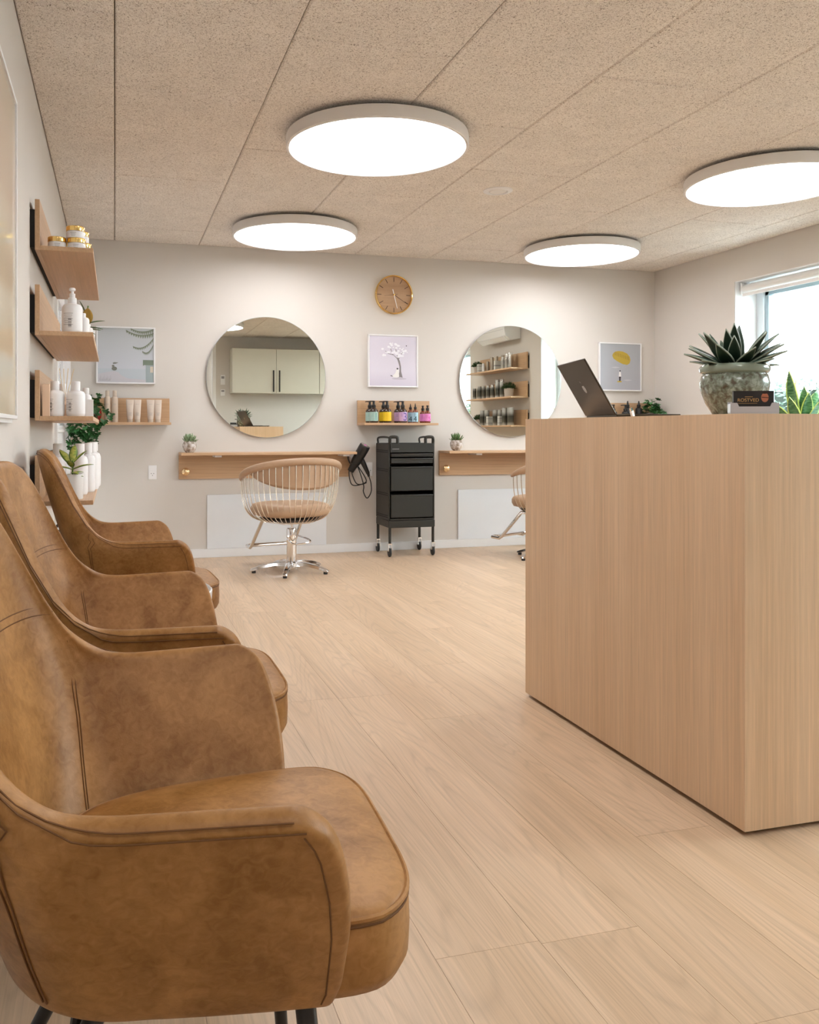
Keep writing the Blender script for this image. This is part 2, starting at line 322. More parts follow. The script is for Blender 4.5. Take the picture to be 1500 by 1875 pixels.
def leaf_mesh(name, mat, length, width, bend=.3, fold=.2, n=7, shape=None, thick=0.):
    """blade along +Z from the origin, width in X, arching towards +Y"""
    shape = shape or (lambda t: math.sin(math.pi * min(1, t * .9 + .1)) ** .8 if t < 1 else 0)
    vs = []; fs = []; uv = []
    for i in range(n + 1):
        t = i / n; a = bend * t; hw = max(width / 2 * shape(t), .0004)
        y = length * t * math.sin(a) * .8; z = length * t * math.cos(a * .7)
        for k, u in enumerate((-1, -.5, 0, .5, 1)):
            vs.append((hw * u, y - abs(u) * 0 + fold * hw * (abs(u) - .0), z)); uv.append((k / 4, t))
    for i in range(n):
        for k in range(4): fs.append((i * 5 + k, i * 5 + k + 1, i * 5 + k + 6, i * 5 + k + 5))
    me = bpy.data.meshes.new(name); me.from_pydata(vs, [], fs); me.materials.append(MATS[mat])
    ul = me.uv_layers.new(name='UVMap')
    for lp in me.loops: ul.data[lp.index].uv = uv[lp.vertex_index]
    me.polygons.foreach_set('use_smooth', [True] * len(me.polygons)); return me
def put_leaf(me, parent, loc, az, tilt, scale=1., roll=0., thick=.0015, name='leaf'):
    o = link(name, me, parent, loc, (0, 0, 0)); o.rotation_mode = 'XYZ'
    m = Matrix.Rotation(R(az), 4, 'Z') @ Matrix.Rotation(R(-tilt), 4, 'X') @ Matrix.Rotation(R(roll), 4, 'Z')
    o.rotation_euler = m.to_euler(); o.scale = (scale,) * 3
    if thick: md = o.modifiers.new('thickness', 'SOLIDIFY'); md.thickness = thick; md.offset = 0
    return o
ORD = ['first', 'second', 'third', 'fourth', 'fifth', 'sixth', 'seventh', 'eighth', 'ninth', 'tenth', 'eleventh', 'twelfth']
# ================================================================= the room
fl = struct('floor', MB().box((XL, YE, -.04), (XR, YB, -.006)), 'floor_base')
pw, pl = .2105, 1.52
x = .777 - 6 * pw; k = 0
PLK = {}
while x < XR:
    x0, x1 = max(x, XL), min(x + pw, XR)
    if x1 - x0 > .01:
        y = 1.45 - pl * 4 + (k * .61) % pl - (1.45 + 0) * 0
        if abs(x - .777) < .01: y = 1.45 - pl * 3
        while y < YB:
            y0, y1 = max(y, YE), min(y + pl, YB)
            if y1 - y0 > .02:
                g = .00035; key = (round(x1 - x0, 3), round(y1 - y0, 3))
                if key not in PLK: PLK[key] = MB().box((g, g, -.006), (x1 - x0 - g, y1 - y0 - g, 0)).mesh('plank', 'oak_floor', False)
                link('plank', PLK[key], fl, (x0, y0, 0))
            y += pl
    x += pw; k += 1
ce = struct('ceiling', MB().box((XL - .3, YE - .3, ZC + .024), (XR + .4, YB + .3, ZC + .12)), 'ceiling_slab')
cw, cl = .6155, 1.243
PNL = {}
for k in range(-1, 9):
    x0, x1 = max(k * cw, XL), min((k + 1) * cw, XR)
    if x1 - x0 < .01: continue
    y = (2.972 if k % 2 else 3.59) - 5 * cl
    while y < YB:
        y0, y1 = max(y, YE), min(y + cl, YB)
        if y1 - y0 > .02:
            key = (round(x1 - x0, 3), round(y1 - y0, 3)); g = .0018
            if key not in PNL:
                wx, wy = key; e = .006
                PNL[key] = MB().add([(g + e, g + e, 0), (wx - g - e, g + e, 0), (wx - g - e, wy - g - e, 0), (g + e, wy - g - e, 0),
                                     (g, g, e), (wx - g, g, e), (wx - g, wy - g, e), (g, wy - g, e), (g, g, .024), (wx - g, g, .024), (wx - g, wy - g, .024), (g, wy - g, .024)],
                                    [(0, 3, 2, 1)] + [(i, (i + 1) % 4, 4 + (i + 1) % 4, 4 + i) for i in range(4)] + [(4 + i, 4 + (i + 1) % 4, 8 + (i + 1) % 4, 8 + i) for i in range(4)] + [(8, 9, 10, 11)]).mesh('ceiling_panel', 'wood_wool', False)
            link('ceiling_panel', PNL[key], ce, (x0, y0, ZC))
        y += cl
struct('wall_back', MB().box((XL - .25, YB, -.04), (XR + .36, YB + .2, ZC + .05)), 'wall_paint')
# left wall with a doorway near the far corner
DY0, DY1, DZ = 5.02, 6.30, 1.90
DA, DB, DT = DY0 - .055, DY1 + .055, DZ + .055
struct('wall_left', MB().box((XL - .2, YE - .2, -.04), (XL, DA, ZC + .05)).box((XL - .2, DB, -.04), (XL, YB + .2, ZC + .05)).box((XL - .2, DA, DT), (XL, DB, ZC + .05)), 'wall_paint')
WINS = [(4.39, 5.521), (.55, 2.42)]; WZ0, WZ1, WD = .82, 2.116, .36
mb = MB(); ys = [YE - .2, WINS[1][0], WINS[1][1], WINS[0][0], WINS[0][1], YB + .2]
for a, b in ((0, 1), (2, 3), (4, 5)): mb.box((XR, ys[a], -.04), (XR + WD, ys[b], ZC + .05))
for a, b in WINS: mb.box((XR, a, -.04), (XR + WD, b, WZ0)).box((XR, a, WZ1), (XR + WD, b, ZC + .05))
struct('wall_right', mb, 'wall_paint')
struct('wall_rear', MB().box((XO, YR - .15, -.04), (XR, YR, ZC + .05)), 'wall_paint')
struct('wall_passage', MB().box((XO, YE - .2, -.04), (XO + .15, YR - .15, ZC + .05)), 'wall_paint')
struct('wall_entrance', MB().box((XL - .2, YE - .2, 2.12), (XO + .15, YE, ZC + .05)).box((XL - .2, YE - .2, -.04), (XL + .08, YE, 2.12)).box((XO - .08, YE - .2, -.04), (XO + .15, YE, 2.12)), 'wall_paint')
d = struct('door_2', MB().box((XL + .08, YE - .12, 0), (XL + .15, YE - .05, 2.12)).box((XO - .15, YE - .12, 0), (XO - .08, YE - .05, 2.12)).box((XL + .15, YE - .12, 2.05), (XO - .15, YE - .05, 2.12)).box((XL + .15, YE - .12, 0), (XO - .15, YE - .05, .08)).box((.53, YE - .12, .08), (.61, YE - .05, 2.05)), 'window_frame_white', .003)
for a, b in ((XL + .15, .53), (.61, XO - .15)):
    MB().box((a, YE - .10, .08), (b, YE - .06, .95)).build('lower_panel', 'white_paint', d, bev=.002)
    MB().box((a, YE - .10, .95), (b, YE - .06, 2.05)).build('upper_panel', 'white_paint', d, bev=.002)
MB().tube([(.50, YE - .03, .85), (.50, YE - .03, 1.25)], .012, 10).build('handle', 'chrome', d)
struct('baseboard_back', MB().box((XL, YB - .014, 0), (XR, YB, .066)), 'white_paint', .002)
struct('baseboard_left', MB().box((XL, YE, 0), (XL + .014, DY0 - .07, .066)), 'white_paint', .002)
struct('baseboard_right', MB().box((XR - .014, YR, 0), (XR, YB - .014, .066)), 'white_paint', .002)
struct('trim_1', MB().box((XO - .05, YR - .15, 0), (XO, YR + .012, ZC)), 'white_paint', .002)      # white edge of the rear wall beside the passage
# door in the left wall
d = struct('door_1', MB().box((XL - .199, DA, 0), (XL - .0, DY0, DT)).box((XL - .199, DY1, 0), (XL - .0, DB, DT)).box((XL - .199, DY0, DZ), (XL - .0, DY1, DT)).box((XL + .0005, DY0 - .075, 0), (XL + .016, DY0 - .005, DZ + .075)).box((XL + .0005, DY1 + .005, 0), (XL + .016, DY1 + .075, DZ + .075)).box((XL + .0005, DY0 - .005, DZ + .005), (XL + .016, DY1 + .005, DZ + .075)), 'white_paint')
MB().box((XL - .198, DY0, .0), (XL - .19, DY1, DZ)).build('back_sheet', 'white_paint', d)
MB().box((XL - .06, DY0 + .004, .005), (XL - .02, DY1 - .004, 1.0)).build('lower_panel', 'white_paint', d, bev=.003)
for a, b in ((DY0 + .004, DY0 + .11), (DY1 - .11, DY1 - .004)): MB().box((XL - .06, a, 1.0), (XL - .02, b, DZ - .004)).build('stile', 'white_paint', d, bev=.003)
MB().box((XL - .06, DY0 + .11, DZ - .11), (XL - .02, DY1 - .11, DZ - .004)).build('rail', 'white_paint', d, bev=.003)
MB().box((XL - .045, DY0 + .11, 1.0), (XL - .038, DY1 - .11, DZ - .11)).build('pane', 'white_gloss', d)
MB().box((XL - .02, DY0 + .35, .955), (XL - .004, DY0 + .95, .975)).build('handle', 'white_paint', d, bev=.003)
# windows in the right wall
for n, (a, b) in enumerate(WINS, 1):
    fx0, fx1 = XR + .20, XR + .28
    m = MB()
    for (y0, y1, z0, z1) in ((a, a + .075, WZ0, WZ1), (b - .075, b, WZ0, WZ1), (a, b, WZ0, WZ0 + .075), (a, b, WZ1 - .075, WZ1)): m.box((fx0, y0, z0), (fx1, y1, z1))
    wi = struct('window_%d' % n, m, 'window_frame_white', .004)
    m = MB(); e = .075; t = .035
    for (y0, y1, z0, z1) in ((a + e, a + e + t, WZ0 + e, WZ1 - e), (b - e - t, b - e, WZ0 + e, WZ1 - e), (a + e, b - e, WZ0 + e, WZ0 + e + t), (a + e, b - e, WZ1 - e - t, WZ1 - e)): m.box((fx0 + .02, y0, z0), (fx1 - .005, y1, z1))
    m.build('sash', 'alu_edge', wi, bev=.003)
    MB().box((fx0 + .04, a + e + t, WZ0 + e + t), (fx0 + .048, b - e - t, WZ1 - e - t)).build('pane', 'pane_glass', wi)
    MB().box((XR - .03, a - .02, WZ0 - .0), (fx0, b + .02, WZ0 + .022)).build('sill', 'white_paint', wi, bev=.004)
    MB().box((XR + .003, b - .006, WZ0 + .022), (fx0, b + .0, WZ1)).box((XR + .003, a, WZ0 + .022), (fx0, a + .006, WZ1)).box((XR + .003, a, WZ1 - .006), (fx0, b, WZ1)).build('reveal', 'white_paint', wi)
    bl = thing('roller_blind', ['white roller blind rolled up above the window behind the agave', 'white roller blind of the window next to the product shelves, seen in the mirror'][n - 1], 'blind', (XR + .075, (a + b) / 2, WZ1 - .075), group='roller blinds')
    L2 = (b - a) / 2 - .03
    MB().tube([(0, -L2, .015), (0, L2, .015)], .036, 16).build('roll', 'blind_fabric', bl)
    for s in (-1, 1): MB().box((-.04, s * L2 - .004, -.03), (.045, s * L2 + .004, .062)).build('bracket', 'white_plastic', bl, bev=.003)
    MB().box((-.038, -L2 + .01, -.045), (-.030, L2 - .01, -.02)).build('bottom_bar', 'white_plastic', bl, bev=.003)
# outside
g = struct('ground', MB().box((XR + .37, -12, -.3), (20, 16, -.05)).box((-12, -14, -.3), (XR + .37, YE - .21, -.05)), 'bounce_paving')  # unseen ground, made pale to bounce daylight up to the ceiling
hd = thing('hedge', 'leafy green garden hedge outside the window', 'hedge', (7.0, 4.5, -.05))
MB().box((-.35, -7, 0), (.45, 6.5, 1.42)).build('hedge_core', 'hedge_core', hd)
vs = []; fs = []
for i in range(26000):
    if rnd.random() < .78: p = Vector((-.38 - rnd.random() * .12, rnd.uniform(-7, 6.5), rnd.uniform(.4, 1.52)))
    else: p = Vector((rnd.uniform(-.4, .5), rnd.uniform(-7, 6.5), 1.42 + rnd.random() * .14))
    u = Vector((rnd.gauss(0, 1), rnd.gauss(0, 1), rnd.gauss(0, 1))).normalized(); v = u.orthogonal().normalized(); s = rnd.uniform(.018, .04); o = len(vs)
    vs += [p - u * s, p + v * s * .5, p + u * s, p - v * s * .5]; fs.append((o, o + 1, o + 2, o + 3))
hl = MB().add(vs, fs).build('foliage', 'hedge_leaf', hd, smooth=False); hl['kind'] = 'stuff'

# ================================================================= ceiling lamps
lamp_at = [(1.194, 3.835, 'large round ceiling lamp nearest the camera, above the middle of the floor'), (1.198, 5.75, 'round ceiling lamp in front of the left mirror and salon chair'),
           (3.42, 5.757, 'round ceiling lamp in the far right corner near the window'), (3.42, 3.835, 'round ceiling lamp cut by the right edge of the picture'),
           (1.194, 1.92, 'round ceiling lamp reflected in the left mirror'), (3.42, 1.92, 'round ceiling lamp over the kitchen worktop behind the desk'), (.57, -.45, 'added unseen round lamp in the passage behind the camera, brightening the desk front')]  # the passage lamp is an added, unseen fill for desk front and foreground
lm_r = MB().lathe([(0, .050), (.42, .052), (.428, .049), (.43, .043), (.43, -.004), (.427, -.008), (.417, -.008), (.4145, -.004), (.4145, .044), (0, .044)], 64).mesh('housing', 'lamp_white')
lm_d = MB().lathe([(0, -.002), (.413, -.002), (.413, .004), (0, .004)], 64).mesh('diffuser', 'diffuser')
lm_b = MB().lathe([(0, .07), (.36, .07), (.36, .0505), (0, .0505)], 32).mesh('mounting_plate', 'black_metal')
for x, y, lb in lamp_at:
    t = thing('ceiling_lamp', lb, 'lamp', (x, y, ZC - .070), group='round ceiling lamps')
    link('housing', lm_r, t); link('diffuser', lm_d, t); link('mounting_plate', lm_b, t)
t = thing('ceiling_speaker', 'small white round disc set flat in the ceiling between the lamps', 'speaker', (2.159, 4.557, ZC))
MB().lathe([(.085, 0), (.085, -.004), (.06, -.010), (.055, -.006), (.055, 0)], 32).build('ring', 'white_paint', t)
MB().lathe([(0, -.006), (.045, -.008), (.052, -.003), (.052, 0), (0, 0)], 32).build('disc', 'lamp_white', t)

# ================================================================= reception desk
CX0, CX1, CY0, CY1, CZ = 1.447, 1.975, 1.697, 2.822, 1.011
t = thing('reception_desk', 'tall boxy reception desk of light oak veneer standing on the floor', 'desk', (CX0, CY0, 0))
W, D = CX1 - CX0, CY1 - CY0
MB().box((.02, .02, 0), (W - .02, D - .02, .012)).build('plinth', 'black_felt', t)
MB().prism([(0, 0), (.0, D), (.022, D - .022), (.022, .022)], .012, CZ, 'Z').build('front_panel', 'oak_vertical', t)
MB().prism([(0, 0), (.022, .022), (W, .022), (W, 0)], .012, CZ, 'Z').build('end_panel', 'oak_vertical', t)
MB().prism([(0, D), (W, D), (W, D - .022), (.022, D - .022)], .012, CZ, 'Z').build('end_panel', 'oak_vertical', t)
MB().box((.022, .022, CZ - .04), (W, D - .022, CZ)).build('top_board', 'oak_y', t)
for z in (.10, .45, .74): MB().box((.024, .024, z), (W - .02, D - .024, z + .02)).build('shelf', 'oak_y', t)

# ================================================================= wall shelves (an upright back board and a ledge)
def wall_shelf(label, length, loc, rz, group, depth=.20, hgt=.18, felt=True):
    """local: board along x (0..length) against the wall plane y=0, ledge towards -y, z=0 underside"""
    t = thing('wall_shelf', label, 'shelf', loc, rz, group)
    MB().box((0, -.037, 0), (length, -.019, hgt + .018)).build('back_board', 'oak_x', t, bev=.0012)
    MB().box((0, -.037 - depth, 0), (length, -.0375, .018)).build('ledge', 'oak_x', t, bev=.0012)
    MB().box((.012, -.018, .012), (length - .012, 0, hgt - .02)).build('mounting_rail', 'black_felt', t)
    return t
SH = [1.675, 1.342, 1.008, .674]
for z, lb in zip(SH, ('top oak shelf on the left wall, holding gold-lidded jars', 'second oak shelf on the left wall, with the white pump bottle', 'third oak shelf on the left wall, with two big white bottles', 'lowest oak shelf on the left wall, beside the farthest armchair')):
    wall_shelf(lb, 1.30, (XL, 3.53, z), 90, 'oak shelves on the left wall')
for z, lb in zip(SH[:3], ('top oak shelf reflected in the right mirror, under the air conditioner', 'middle oak shelf reflected in the right mirror', 'lowest oak shelf reflected in the right mirror')):
    wall_shelf(lb, 1.30, (XR, 4.12, z), -90, 'oak shelves on the window wall')
wall_shelf('oak shelf on the far wall holding ivy and beige tubes', .61, (-.215, YB, 1.008), 0, 'oak shelves on the far wall', depth=.2)
wall_shelf('oak shelf on the far wall with colourful numbered bottles', .61, (1.858, YB, 1.008), 0, 'oak shelves on the far wall', depth=.2)
wall_shelf('oak shelf on the far wall behind the laptop, with black bottles', .62, (3.93, YB, 1.008), 0, 'oak shelves on the far wall', depth=.2)

# ================================================================= styling consoles under the mirrors
def console(label, x0, x1, group):
    t = thing('styling_console', label, 'console', (x0, YB, .60), 0, group); L_ = x1 - x0
    MB().box((0, -.022, 0), (L_, 0, .182)).build('apron_board', 'oak_x', t, bev=.0015)
    MB().box((0, -.24, .183), (L_, 0, .203)).build('ledge', 'oak_x', t, bev=.003)
    k = MB().lathe([(0, 0), (.012, 0), (.013, .012), (.026, .02), (.030, .03), (.027, .042), (.016, .049), (0, .051)], 24, M=Matrix.Rotation(R(90), 4, 'X')).build('knob', 'brass_knob', t, (.048, -.0221, .056)); k['label'] = 'round brass knob'
    for x in (.25, L_ - .10): MB().box((x, -.20, .168), (x + .05, -.03, .182)).build('ledge_bracket', 'white_plastic', t)
    return t
console('oak wall console behind the whole salon chair, left of the trolley', .464, 1.797, 'wall consoles under the mirrors')
console('oak wall console to the right of the black trolley', 2.56, 3.895, 'wall consoles under the mirrors')
for lb, x0 in (('white wall panel behind the whole salon chair, above the baseboard', .676), ('white wall panel to the right of the black trolley', 2.729)):
    t = thing('wall_panel', lb, 'panel', (x0, YB, .067), 0, 'white panels under the consoles')
    MB().box((0, -.012, 0), (.933, -.003, .41)).build('glass_sheet', 'white_gloss', t, bev=.001)
    MB().box((.02, -.003, .02), (.913, 0, .39)).build('backing', 'white_paint', t)
# round mirrors
for lb, x in (('round frameless wall mirror reflecting pale cabinets', 1.1335), ('round frameless wall mirror reflecting shelves of products', 3.205)):
    t = thing('round_mirror', lb, 'mirror', (x, YB, 1.378), 0, 'round mirrors on the far wall')
    MX = Matrix.Rotation(R(90), 4, 'X')
    MB().lathe([(0, .0), (.38, .0), (.38, .018), (0, .018)], 64, M=MX).build('backing', 'black_felt', t)
    MB().lathe([(0, .0181), (.4655, .0181), (.4665, .019), (.4665, .0228), (0, .0228)], 96, M=MX).build('edge', 'mirror_edge', t)
    MB().lathe([(0, .0229), (.4650, .0229), (.4645, .0236), (0, .0236)], 96, M=MX).build('glass', 'mirror', t)
# wall clock
t = thing('wall_clock', 'round gold-rimmed wooden wall clock high on the far wall', 'clock', (2.168, YB, 2.061))
MX = Matrix.Rotation(R(90), 4, 'X')
MB().lathe([(0, .001), (.148, .001), (.148, .018), (0, .018)], 48, M=MX).build('dial', 'clock_wood', t)
MB().lathe([(.145, 0), (.156, 0), (.158, .02), (.157, .034), (.153, .038), (.1485, .034), (.147, .018)], 64, M=MX).build('rim', 'gold', t)
hm = MB().box((-.0022, -.0195, .105), (.0022, -.0182, .14)).mesh('hour_mark', 'clock_mark', False)
for i in range(12): link('hour_mark', hm, t, rot=(0, R(30 * i), 0))
for nm, a, l, b, wd, mt, yy in (('hour_hand', 166, .112, -.045, .0035, 'white_paint', -.024), ('minute_hand', 123, .135, -.01, .0022, 'clock_mark', -.026), ('second_hand', 262, .085, -.03, .0012, 'clock_mark', -.028)):
    MB().prism([(-wd, b), (wd, b), (wd * .5, l), (-wd * .5, l)], yy - .001, yy, 'Y').build(nm, mt, t, rot=(0, R(a), 0))
MB().lathe([(0, .018), (.007, .018), (.007, .03), (0, .031)], 16, M=MX).build('hub', 'gold', t)
# ================================================================= leather armchairs along the left wall (facing +x)
W_T = [(.32, .185), (.36, .212), (.43, .25), (.52, .293), (.60, .330), (.70, .318), (.80, .292), (.91, .25)]
XB_T = [(.32, -.10), (.36, -.112), (.42, -.126), (.515, -.142), (.60, -.170), (.77, -.222), (.86, -.246), (.91, -.256)]
XS_T = [(.32, .05), (.45, .0), (.60, -.05), (.65, -.072), (.70, -.10), (.80, -.13), (.91, -.172)]
XF_T = [(.32, .242), (.36, .252), (.45, .252), (.50, .246), (.55, .234), (.58, .221), (.595, .206), (.605, .186)]
ZT_T = [(0, .905), (.20, .903), (.30, .89), (.36, .86), (.40, .79), (.43, .70), (.46, .645), (.50, .618), (.55, .608), (.62, .604), (1, .605)]
def ztop(q): return sum(lerp(ZT_T, min(1, max(0, q + k * .012))) for k in range(-3, 4)) / 7
def shell_pt(s, t):
    q = abs(s); sg = 1 if s >= 0 else -1
    zt = ztop(q); zb = .325 + .045 * (1 - q) ** 2
    z = zb + (zt - zb) * t
    wv, xb, xs, xf = lerp(W_T, z), lerp(XB_T, z), lerp(XS_T, z), lerp(XF_T, z)
    wv *= .93 + .07 * max(0, (q - .5) / .5)
    if q < .5:
        ph = q / .5 * math.pi / 2; y = wv * math.sin(ph) ** .74; x = xs + (xb - xs) * math.cos(ph) ** .74
    else: x = xs + (xf - xs) * (q - .5) / .5; y = wv
    return Vector((x, sg * y, z))
def shell_n(s, t):
    e = .012; a = shell_pt(min(1, s + e), t) - shell_pt(max(-1, s - e), t); b = shell_pt(s, min(1, t + e)) - shell_pt(s, max(0, t - e))
    n = a.cross(b)
    if n.length < 1e-9: return Vector((-1, 0, 0))
    n.normalize()
    c = Vector((.08, 0, 0)) - shell_pt(s, t); c.z = 0
    return -n if n.dot(c) > 0 else n
NS, NT = 64, 14
ss = [-1 + 2 * i / NS for i in range(NS + 1)]
vs = [shell_pt(s, j / NT) for s in ss for j in range(NT + 1)]
fs = [(i * (NT + 1) + j, (i + 1) * (NT + 1) + j, (i + 1) * (NT + 1) + j + 1, i * (NT + 1) + j + 1) for i in range(NS) for j in range(NT)]
shell_me = MB().add(vs, fs).mesh('shell', 'cognac_leather', ang=180)
TH = .031
def off(s, t, side, d=1.):
    k = math.sqrt(max(0, 1 - (max(0, .012 - d) / .012) ** 2)); return shell_pt(s, t) + shell_n(s, t) * (TH / 2 * k + .0004) * side
def seam_mesh(paths):
    m = MB()
    for p in paths: m.tube(p, .0010, 5)
    return m.mesh('seam', 'stitch')
n = 60
def ztop_t(s, d):
    q = abs(s); zt = ztop(q); zb = .325 + .045 * (1 - q) ** 2; return (zt - d - zb) / (zt - zb)
seam_edge = seam_mesh([[off(-.97 + 1.94 * i / n, ztop_t(-.97 + 1.94 * i / n, d), 1, d) for i in range(n + 1)] for d in (.004, .011)])
seams_v = [seam_mesh([[off(sg * (q + dq - .14 * (1 - k / 16)), k / 16, sd) for k in range(1, 15)] for dq in (0, .010)]) for sg in (-1, 1) for sd in (-1, 1) for q in (.465,)]
def zt_to_t(s, z):
    q = abs(s); zt = ztop(q); zb = .325 + .045 * (1 - q) ** 2; return (z - zb) / (zt - zb)
seam_h = seam_mesh([[off(-.44 + .88 * i / 30, min(.97, zt_to_t(-.44 + .88 * i / 30, zz)), -1) for i in range(31)] for zz in (.69, .678)])
seam_f = [seam_mesh([[off(sg * .955, k / 16, 1) for k in range(1, 16)]]) for sg in (-1, 1)]
# seat cushion
def seat_outline(k=1.0, n=64):
    out = []
    for i in range(n):
        a = 2 * math.pi * i / n; c, s_ = math.cos(a), math.sin(a)
        x = .125 + (.232 if c > 0 else .205) * (abs(c) ** (.48 if c > 0 else .6)) * (1 if c > 0 else -1) * k
        hw = lerp([(-.08, .165), (.10, .200), (.22, .218), (.30, .232), (.36, .225)], x)
        y = hw * (abs(s_) ** (.42 if c > 0 else .55)) * (1 if s_ > 0 else -1) * k
        out.append((x, y))
    return out
levels = [(.335, .55), (.330, .90), (.337, .965), (.352, .995), (.38, 1.0), (.412, .995), (.424, .985), (.429, .965), (.434, .90), (.441, .7), (.445, .4)]
vs = []; N_ = 64
for z, k in levels: vs += [(x, y, z) for x, y in seat_outline(k)]
fs = [(l * N_ + i, l * N_ + (i + 1) % N_, (l + 1) * N_ + (i + 1) % N_, (l + 1) * N_ + i) for l in range(len(levels) - 1) for i in range(N_)]
fs += [tuple(reversed(range(N_))), tuple((len(levels) - 1) * N_ + i for i in range(N_))]
cushion_me = MB().add(vs, fs).mesh('seat_cushion', 'cognac_leather', ang=180)
piping_me = MB().tube([(x, y, .424) for x, y in seat_outline(.988)], .0035, 6, True).mesh('piping', 'cognac_leather')
pipe_seam = MB().tube([(x, y, .4175) for x, y in seat_outline(.994)], .0014, 5, True).mesh('seam', 'stitch')
legs_me = []
for (x0, y0, z0, x1, y1) in ((.215, -.165, .335, .245, -.225), (.215, .165, .335, .245, .225), (-.0, -.13, .345, -.17, -.20), (-.0, .13, .345, -.17, .20)):
    legs_me.append(MB().tube([(x0, y0, z0), (x1, y1, 0)], [.0125, .010], 12).mesh('leg', 'black_metal'))
frame_me = MB().box((-.01, -.155, .322), (.215, .155, .332)).tube([(.2195, -.174, .285), (.2195, .174, .285)], .009, 10).tube([(-.04, -.148, .28), (-.04, .148, .28)], .009, 10).mesh('seat_frame', 'black_metal')
for y, rz, lb in ((1.142, -3.0, 'cognac leather armchair nearest the camera'), (1.92, 0, 'cognac leather armchair in the middle of the row of three'), (3.19, 3, 'cognac leather armchair farthest from the camera, below the left wall shelves')):
    t = thing('armchair', lb, 'armchair', (.004, y, 0), rz, 'leather armchairs along the left wall')
    o = link('shell', shell_me, t)
    md = o.modifiers.new('thickness', 'SOLIDIFY'); md.thickness = TH; md.offset = 0
    md = o.modifiers.new('round', 'SUBSURF'); md.levels = 1; md.render_levels = 2
    for me in [seam_edge, seam_h] + seam_f + seams_v: link('seam', me, o)
    c = link('seat_cushion', cushion_me, t); link('piping', piping_me, c); link('seam', pipe_seam, c)
    for me in legs_me: link('leg', me, t)
    link('seat_frame', frame_me, t)
# small white tray table between the second and third armchair
t = thing('side_table', 'low round white tray table between the middle and farthest armchair', 'table', (.035, 2.57, 0))
MB().lathe([(0, .445), (.235, .445), (.243, .450), (.246, .498), (.243, .501), (.240, .498), (.236, .458), (0, .456)], 48).build('tray', 'white_paint', t)
for a in (45, 165, 285):
    c, s = math.cos(R(a)), math.sin(R(a)); MB().tube([(.16 * c, .16 * s, .444), (.20 * c, .20 * s, 0)], .009, 8).build('leg', 'white_paint', t)
# magazine rack behind the farthest armchair
t = thing('magazine_rack', 'black wire magazine rack standing by the wall behind the farthest armchair', 'rack', (-.20, 3.95, 0))
for y in (-.26, .26):
    MB().tube(smoothpath([(-.08, y, .004), (-.10, y, .30), (-.07, y, .50), (.0, y, .56), (.07, y, .50), (.085, y, .30), (.06, y, .004)]), .006, 8).build('hoop', 'black_metal', t)
for x, z in ((-.10, .30), (-.07, .50), (.085, .30), (.07, .50), (.0, .12)): MB().tube([(x, -.26, z), (x, .26, z)], .005, 6).build('rail', 'black_metal', t)
MB().box((-.06, -.24, .10), (.06, .24, .112)).build('bottom_board', 'black_metal', t)
for i, (x, lean, mt, lb) in enumerate(((-.03, 6, 'magazine_b', 'bluish glossy magazine in the rack behind the farthest armchair'), (.02, 4, 'magazine_a', 'brown glossy magazine in the rack behind the farthest armchair'))):
    tag(MB().box((-.006, -.11, 0), (.006, .11, .40)).box((-.0075, -.111, .0), (-.006, .111, .402)).build('magazine', mt, None, (-.20 + x, 3.86 + .16 * i, .1125), (0, R(-lean), 0)), lb, 'magazine', 'magazines in the rack')

